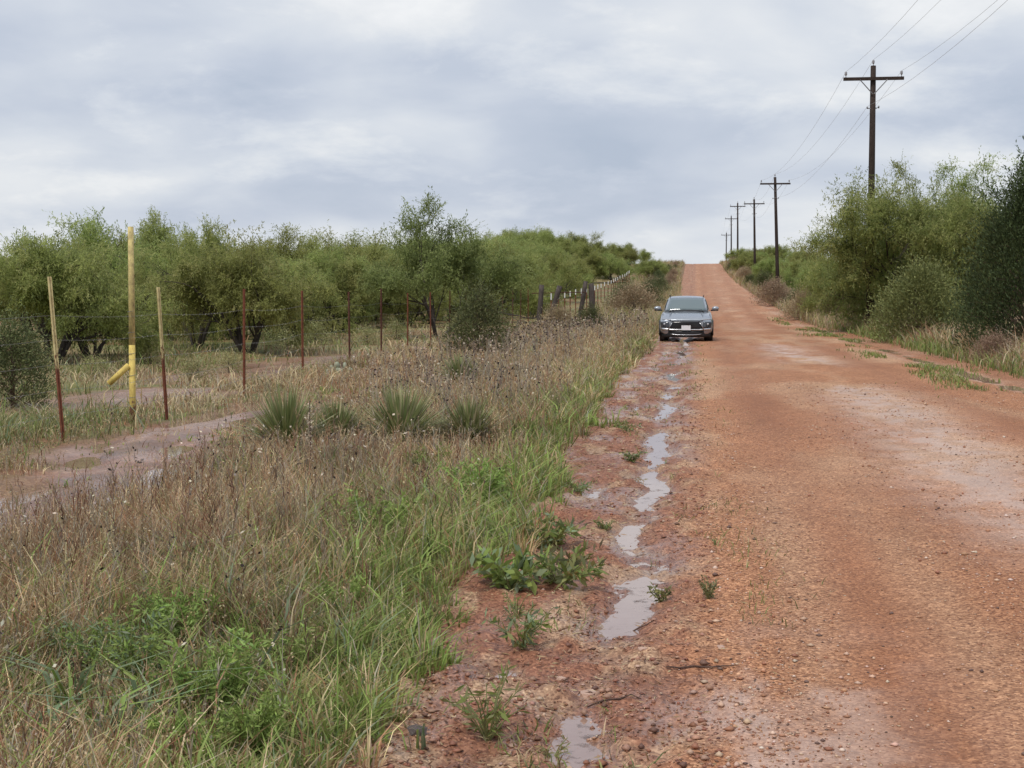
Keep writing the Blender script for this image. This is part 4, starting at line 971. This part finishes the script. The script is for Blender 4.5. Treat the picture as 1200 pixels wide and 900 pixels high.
# ------------------------------------------------------------------ utility poles and lines
POLES = [(7.4, 4.0), (7.2, 62.0), (6.7, 121.0), (7.0, 176.0), (6.6, 235.0), (6.9, 290.0), (7.0, 345.0)]
TOPS = [11.0, 11.0, 10.2, 9.8, 9.9, 10.6, 11.4]
plab = [None, 'nearest and tallest dark utility pole standing above the biggest mesquite crown', 'second utility pole along the road, leaning slightly, beyond the biggest mesquite', 'third utility pole along the row, slim against the sky', 'fourth utility pole of the row near the hilltop', 'fifth utility pole just over the hilltop', 'furthest and palest utility pole over the hilltop']
att = []
for i, ((pu, py), h) in enumerate(zip(POLES, TOPS)):
    base = P(pu, py); tilt = (0, .0, -.035, -.02, -.01, -.01, 0)[i]
    if i == 0: pass
    o = None
    def off(x, y, z): return Vector((x + tilt * z, y, z))
    zc = h - .55
    if i > 0:
        o = empty('utility_pole', base)
        mb = MB(); mb.tube([off(0, 0, z) for z in (-.3, h * .33, h * .66, h)], [.17, .15, .13, .11], 10); mb.build('pole', M['pole'], o, True)
        ca = MB(); ca.box(off(0, -.17, zc), (2.44, .10, .13)); ca.build('crossarm', M['pole'], o)
        for s in (-1, 1):
            mb = MB(); mb.tube([off(s * .55, -.235, zc - .05), off(s * .03, -.16, zc - .62)], .022, 5); mb.build('arm_brace', M['steel'], o)
        for x, z in ((-1.12, zc + .065), (1.12, zc + .065), (0, h)):
            yb = -.17 if x else 0
            mb = MB(); mb.tube([off(x, yb, z), off(x, yb, z + .1)], .016, 6); mb.tube([off(x, yb, z + .08), off(x, yb, z + .12), off(x, yb, z + .15), off(x, yb, z + .19), off(x, yb, z + .24)], [.03, .055, .042, .06, .03], 8); mb.build('insulator', M['insul'], o, True)
        mb = MB(); mb.tube([off(-.24, -.05, h - 1.75), off(.16, -.05, h - 1.75)], .02, 5); mb.tube([off(-.22, -.05, h - 1.76), off(-.22, -.05, h - 1.68)], .035, 6); mb.tube([off(.24, 0, h - 1.74), off(.24, 0, h - 1.64)], .035, 6); mb.tube([off(.1, 0, h - 1.72), off(.24, 0, h - 1.72)], .012, 5); mb.build('neutral_bracket', M['steel'], o, True)
        tag(o, plab[i], 'utility pole')
    att.append([base + off(-1.12, -.17, zc + .30), base + off(0, 0, h + .25), base + off(1.12, -.17, zc + .30), base + off(-.22, -.05, h - 1.66)])
wl_lab = ['thin overhead conductor tied to the road-side end of every crossarm', 'thin overhead conductor tied to the tops of the utility poles', 'thin overhead conductor tied to the field-side end of every crossarm', 'lowest overhead wire, tied to the poles below their crossarms']
for k in range(4):
    mb = MB(); pts = []
    for i in range(len(att) - 1):
        a, b = att[i][k], att[i + 1][k]
        for f in np.linspace(0, 1, 15)[(0 if i == 0 else 1):]: pts.append(a.lerp(b, f) + Vector((0, 0, -1.0 * 4 * f * (1 - f))))
    mb.tube(pts, .0055, 4, False); tag(mb.build('power_line', M['line']), wl_lab[k], 'power line', 'overhead wires on the utility poles')

# ------------------------------------------------------------------ the car
t = NT('car_paint'); v = t.coord(); n = t.noise(v, 6, 4)
zz = t.n('ShaderNodeSeparateXYZ'); t.l(v, zz.inputs[0])
dirt = t.math('MULTIPLY', t.math('MULTIPLY', t.math('SUBTRACT', .62, zz.outputs[2], True), 2.4), t.math('ADD', t.noise(v, 9, 5, .7), .15), True)
M['paint'] = t.done(t.pbsdf(t.mix(dirt, t.mix(n, (.35, .38, .42), (.40, .425, .455)), (.26, .14, .09)), t.math('ADD', t.math('ADD', .18, t.math('MULTIPLY', n, .15)), t.math('MULTIPLY', dirt, .6)), .5, t.math('SUBTRACT', .55, t.math('MULTIPLY', dirt, .55)), None, .5))
M['blackp'] = m_plain('black_trim', (.012, .012, .014), .45, vary=.2)
M['gloss'] = m_plain('gloss_black', (.01, .011, .013), .12, vary=.1)
M['chrome'] = m_plain('satin_silver', (.62, .63, .65), .25, .85, vary=.06)
M['rubber'] = m_plain('tyre_rubber', (.018, .017, .017), .8, vary=.25)
M['rim'] = m_plain('alloy_rim', (.35, .36, .38), .35, .8, vary=.1)
t = NT('car_glass'); M['glass'] = t.done(t.pbsdf((.12, .16, .165), .05, 1.0, 0, None, 0, IOR=1.55))
M['lamp'] = m_plain('headlamp_lens', (.05, .055, .065), .08, vary=.1, coat=.5)
M['drl'] = m_plain('clear_lamp', (.55, .57, .6), .15, vary=.05)
M['plate'] = m_plain('plate_white', (.75, .76, .78), .45, vary=.05)
M['seat'] = m_plain('dark_interior', (.03, .03, .032), .8)

car = empty('parked_car', at_depth(803.5, 49.2), 0)
car.location.z += .01
def loft(stations, name, mat, closed_front=True, closed_back=True, sub=2, crease=None):
    """stations: (y, [(x,z)... half profile from bottom centre to top centre])"""
    mb = MB(); rows = []
    for yv, prof_ in stations:
        full = [(x, yv, z) for x, z in prof_] + [(-x, yv, z) for x, z in prof_[-2:0:-1]]
        rows.append(len(mb.v)); mb.v += full; k = len(full)
    for a, b in zip(rows, rows[1:]):
        for i in range(k):
            j = (i + 1) % k; mb.f.append((a + i, a + j, b + j, b + i))
    hp = len(stations[0][1])
    def cap(a, rev):
        for i in range(hp - 1):
            i2 = (k - i) % k; j2 = (k - i - 1) % k
            f = [a + i, a + i + 1, a + j2, a + i2] if i2 != 0 else [a + i, a + i + 1, a + j2]
            if i + 1 == hp - 1: f = [a + i, a + i + 1, a + i2]
            f = list(dict.fromkeys(f)); mb.f.append(tuple(f[::-1] if not rev else f))
    if closed_front: cap(rows[0], False)
    if closed_back: cap(rows[-1], True)
    o = mb.build(name, mat, car, True)
    if sub:
        m = o.modifiers.new('round', 'SUBSURF'); m.levels = sub; m.render_levels = sub
    return o
# half profiles: bottom centre, bottom edge, sill, side low, side mid, shoulder, hood edge, top centre
body = [
    (.03, [(0, .30), (.62, .30), (.74, .36), (.80, .48), (.80, .62), (.76, .735), (.55, .775), (0, .79)]),
    (.10, [(0, .24), (.70, .24), (.82, .34), (.875, .48), (.875, .64), (.835, .79), (.60, .835), (0, .85)]),
    (.40, [(0, .22), (.72, .22), (.86, .32), (.905, .48), (.905, .68), (.865, .875), (.66, .935), (0, .955)]),
    (.85, [(0, .22), (.72, .22), (.87, .32), (.905, .48), (.905, .70), (.875, .95), (.70, 1.0), (0, 1.03)]),
    (1.25, [(0, .22), (.74, .22), (.88, .30), (.905, .48), (.905, .72), (.875, .99), (.74, 1.045), (0, 1.075)]),
    (2.2, [(0, .22), (.76, .22), (.89, .30), (.905, .48), (.905, .74), (.875, .99), (.78, 1.04), (0, 1.05)]),
    (3.3, [(0, .22), (.76, .22), (.89, .30), (.91, .48), (.91, .76), (.88, 1.02), (.78, 1.06), (0, 1.07)]),
    (4.1, [(0, .30), (.72, .30), (.86, .36), (.89, .50), (.89, .78), (.86, 1.03), (.76, 1.07), (0, 1.08)]),
    (4.38, [(0, .40), (.62, .40), (.78, .44), (.82, .54), (.82, .78), (.80, 1.0), (.70, 1.04), (0, 1.05)]),
]
loft(body, 'body', M['paint'])
cab = [
    (1.16, [(0, .98), (.74, .98), (.735, 1.02), (.72, 1.06), (.66, 1.075), (0, 1.09)]),
    (1.50, [(0, .98), (.76, .98), (.755, 1.03), (.715, 1.23), (.65, 1.27), (0, 1.29)]),
    (2.00, [(0, .98), (.78, .98), (.775, 1.04), (.655, 1.475), (.59, 1.52), (0, 1.54)]),
    (2.40, [(0, .98), (.79, .98), (.785, 1.04), (.655, 1.53), (.58, 1.58), (0, 1.61)]),
    (3.20, [(0, .98), (.79, .98), (.785, 1.04), (.645, 1.52), (.57, 1.57), (0, 1.60)]),
    (3.95, [(0, .98), (.77, .98), (.765, 1.04), (.63, 1.43), (.56, 1.48), (0, 1.51)]),
    (4.30, [(0, .98), (.74, .98), (.73, 1.03), (.66, 1.12), (.56, 1.14), (0, 1.16)]),
]
loft(cab, 'cabin', M['paint'], sub=2)
def panel(name, mat, pts_fn, nu, nv, thick=.006, parent=None):
    mb = MB(); top = [[Vector(pts_fn(i / nu, j / nv)) for i in range(nu + 1)] for j in range(nv + 1)]
    for row in top: mb.v += [tuple(p) for p in row]
    w = nu + 1
    for j in range(nv):
        for i in range(nu): mb.f.append((j * w + i, j * w + i + 1, (j + 1) * w + i + 1, (j + 1) * w + i))
    o = mb.build(name, mat, parent or car, True)
    if thick:
        m = o.modifiers.new('thick', 'SOLIDIFY'); m.thickness = thick; m.offset = 0
    return o
def wshield(u, v):     # u across, v up
    hw = .675 + (.565 - .675) * v; x = (u * 2 - 1) * hw; k = (x / hw) ** 2
    return (x, 1.185 + .76 * v + .05 * k - .03, 1.10 + .415 * v - .028 * k * (1 - .3 * v) + .012 * math.sin(math.pi * v) + .006)
ws = panel('windshield', M['glass'], wshield, 12, 6)
panel('windshield_cowl', M['blackp'], lambda u, v: ((u * 2 - 1) * .70, 1.09 + .1 * v + .05 * (u * 2 - 1) ** 2 - .02, 1.088 + .022 * v - .03 * (u * 2 - 1) ** 2), 10, 2, .01)
for s in (-1, 1):
    panel('side_window', M['glass'], lambda u, v, s=s: (s * (.795 - .135 * v - .01 * (1 - abs(2 * u - 1))), 1.62 + .42 * v + u * (2.1 - .75 * v), 1.075 + .40 * v), 8, 3)
    mb = MB(); mb.tube([(s * .60, 2.2, 1.585), (s * .60, 3.0, 1.60), (s * .585, 3.7, 1.555)], .018, 6); mb.build('roof_rail', M['blackp'], car, True)
    # mirror
    mb = MB()
    for k, (yy, sc) in enumerate(((-.06, .55), (-.03, .9), (.04, 1.0), (.1, .9))):
        mb.v += [(s * (1.0 + .125 * sc * math.cos(a)), 1.45 + yy, 1.155 + .075 * sc * math.sin(a)) for a in np.linspace(0, 2 * math.pi, 13)[:-1]]
    for k in range(3): mb.f += [(k * 12 + i, k * 12 + (i + 1) % 12, k * 12 + 12 + (i + 1) % 12, k * 12 + 12 + i) for i in range(12)]
    mb.f += [tuple(range(12))[::-1], tuple(range(36, 48))]
    mir = mb.build('wing_mirror', M['paint'], car, True)
    mb = MB(); mb.box((s * .90, 1.47, 1.09), (.13, .06, .05)); mb.box((s * 1.0, 1.43, 1.085), (.2, .09, .03)); mb.build('mirror_base', M['blackp'], mir)
    # slim upper lamp strip, headlamp pod
    panel('running_light', M['drl'], lambda u, v, s=s: (s * (.50 + .33 * u), .035 + .16 * u ** 2.2, .770 + .035 * u + .018 * v), 6, 2, .012)
    hl = panel('headlight', M['lamp'], lambda u, v, s=s: (s * (.55 + .285 * u + .03 * v), -.005 + .10 * u ** 2 + .012 * v, .50 + .21 * v + .01 * u), 6, 4, .012)
    for z in (.55, .64):
        mb = MB(); mb.tube([(s * .73, .035, z), (s * .73, .012, z)], [.036, .032], 12); mb.build('lens', M['drl'] if z > .6 else M['gloss'], hl, True)
    panel('bumper_blade', M['chrome'], lambda u, v, s=s: (s * (.36 + .47 * u), -.030 + .10 * u ** 2.5, .435 + .05 * u * v + .025 * v), 8, 2, .02)
    mb = MB(); mb.tube([(s * .60, -.035, .46), (s * .46, -.045, .70)], [.012, .009], 6); mb.build('grille_trim', M['chrome'], car, True)
    for yy in (.82, 3.42):
        w_ = empty('wheel', (s * .80, yy, .345)); w_.parent = car
        mb = MB(); ring = []
        for x, r in ((-.105, .22), (-.105, .30), (-.095, .33), (-.06, .345), (.06, .345), (.095, .33), (.105, .30), (.105, .22)):
            ring.append(len(mb.v)); mb.v += [(x, r * math.cos(a), r * math.sin(a)) for a in np.linspace(0, 2 * math.pi, 33)[:-1]]
        for a, b in zip(ring, ring[1:]): mb.f += [(a + i, a + (i + 1) % 32, b + (i + 1) % 32, b + i) for i in range(32)]
        for k in range(32):
            a = 2 * math.pi * k / 32
            for x in (-.05, 0, .05): mb.box((x, .348 * math.cos(a), .348 * math.sin(a)), (.032, .02, .012), Matrix.Rotation(a, 3, 'X'))
        mb.build('tyre', M['rubber'], w_, False)
        mb = MB(); mb.tube([(s * .05, 0, 0), (s * .085, 0, 0)], [.07, .06], 12); mb.tube([(-.1, 0, 0), (.0, 0, 0)], [.22, .22], 24)
        for k in range(5):
            a = 2 * math.pi * k / 5; mb.box((s * .075, .13 * math.cos(a), .13 * math.sin(a)), (.02, .2, .05), Matrix.Rotation(a, 3, 'X'))
        mb.build('rim', M['rim'], w_, True)
        mb = MB(); ar = [(s * .895, yy + .40 * math.cos(a), .345 + .40 * math.sin(a)) for a in np.linspace(-.25, math.pi + .25, 14)]; mb.tube(ar, .035, 6); mb.build('wheel_arch_trim', M['blackp'], car, True)
        mb = MB(); mb.tube([(s * .62, yy, .36), (s * .9, yy, .36)], .385, 24); mb.build('wheel_well', M['blackp'], car, True)
# front face
panel('upper_grille', M['gloss'], lambda u, v: ((u * 2 - 1) * (.60 - .13 * v), -.022 + .05 * abs(u * 2 - 1) ** 2.5, .475 + .25 * v), 14, 4, .015)
for k in range(5):
    z = .52 + k * .042; hw = .56 - .02 * k
    mb = MB(); mb.tube([(x * hw, -.036 + .045 * abs(x) ** 2.5, z) for x in np.linspace(-1, 1, 9)], .0075, 5); mb.build('grille_bar', M['blackp'], car)
panel('lower_grille', M['blackp'], lambda u, v: ((u * 2 - 1) * (.50 + .04 * v), -.028 + .06 * abs(u * 2 - 1) ** 2.5, .255 + .15 * v), 12, 3, .02)
panel('front_valance', M['blackp'], lambda u, v: ((u * 2 - 1) * .82, -.005 + .16 * abs(u * 2 - 1) ** 3 , .19 + .24 * v), 14, 3, .02)
mb = MB(); mb.tube([(x * .52, -.05 + .06 * abs(x) ** 2.5, .275 + .03 * abs(x) ** 4) for x in np.linspace(-1, 1, 13)], .013, 6); mb.build('skid_trim', M['chrome'], car, True)
panel('bumper_bar', M['chrome'], lambda u, v: ((u * 2 - 1) * .60, -.045 + .03 * abs(u * 2 - 1) ** 2.5, .432 + .035 * v), 12, 2, .02)
panel('hood_lip', M['blackp'], lambda u, v: ((u * 2 - 1) * .56, -.008 + .04 * abs(u * 2 - 1) ** 2, .738 + .022 * v), 10, 1, .015)
mb = MB(); mb.box((0, -.075, .515), (.31, .012, .16)); pl = mb.build('licence_plate', M['plate'], car)
mb = MB()
for x in (-.09, .09): mb.box((x, -.083, .58), (.015, .006, .012))
mb.build('plate_bolt', M['steel'], pl)
# inside: seats and wheel seen through the glass are dark; wipers on the glass
for x0 in (-.52, .05):
    mb = MB(); mb.tube([wshield(.5 + x0 / 1.35, .0), wshield(.5 + (x0 + .5) / 1.35, .06)], .010, 5); mb.build('wiper', M['blackp'], ws)
for s in (-1, 1):
    mb = MB(); mb.tube([(s * .57, .30, .945), (s * .52, .7, 1.005), (s * .50, 1.08, 1.06)], .012, 6); mb.build('hood_crease', M['paint'], car, True)
tag(car, 'silver grey crossover car facing down the red gravel road at its grassy edge', 'car')
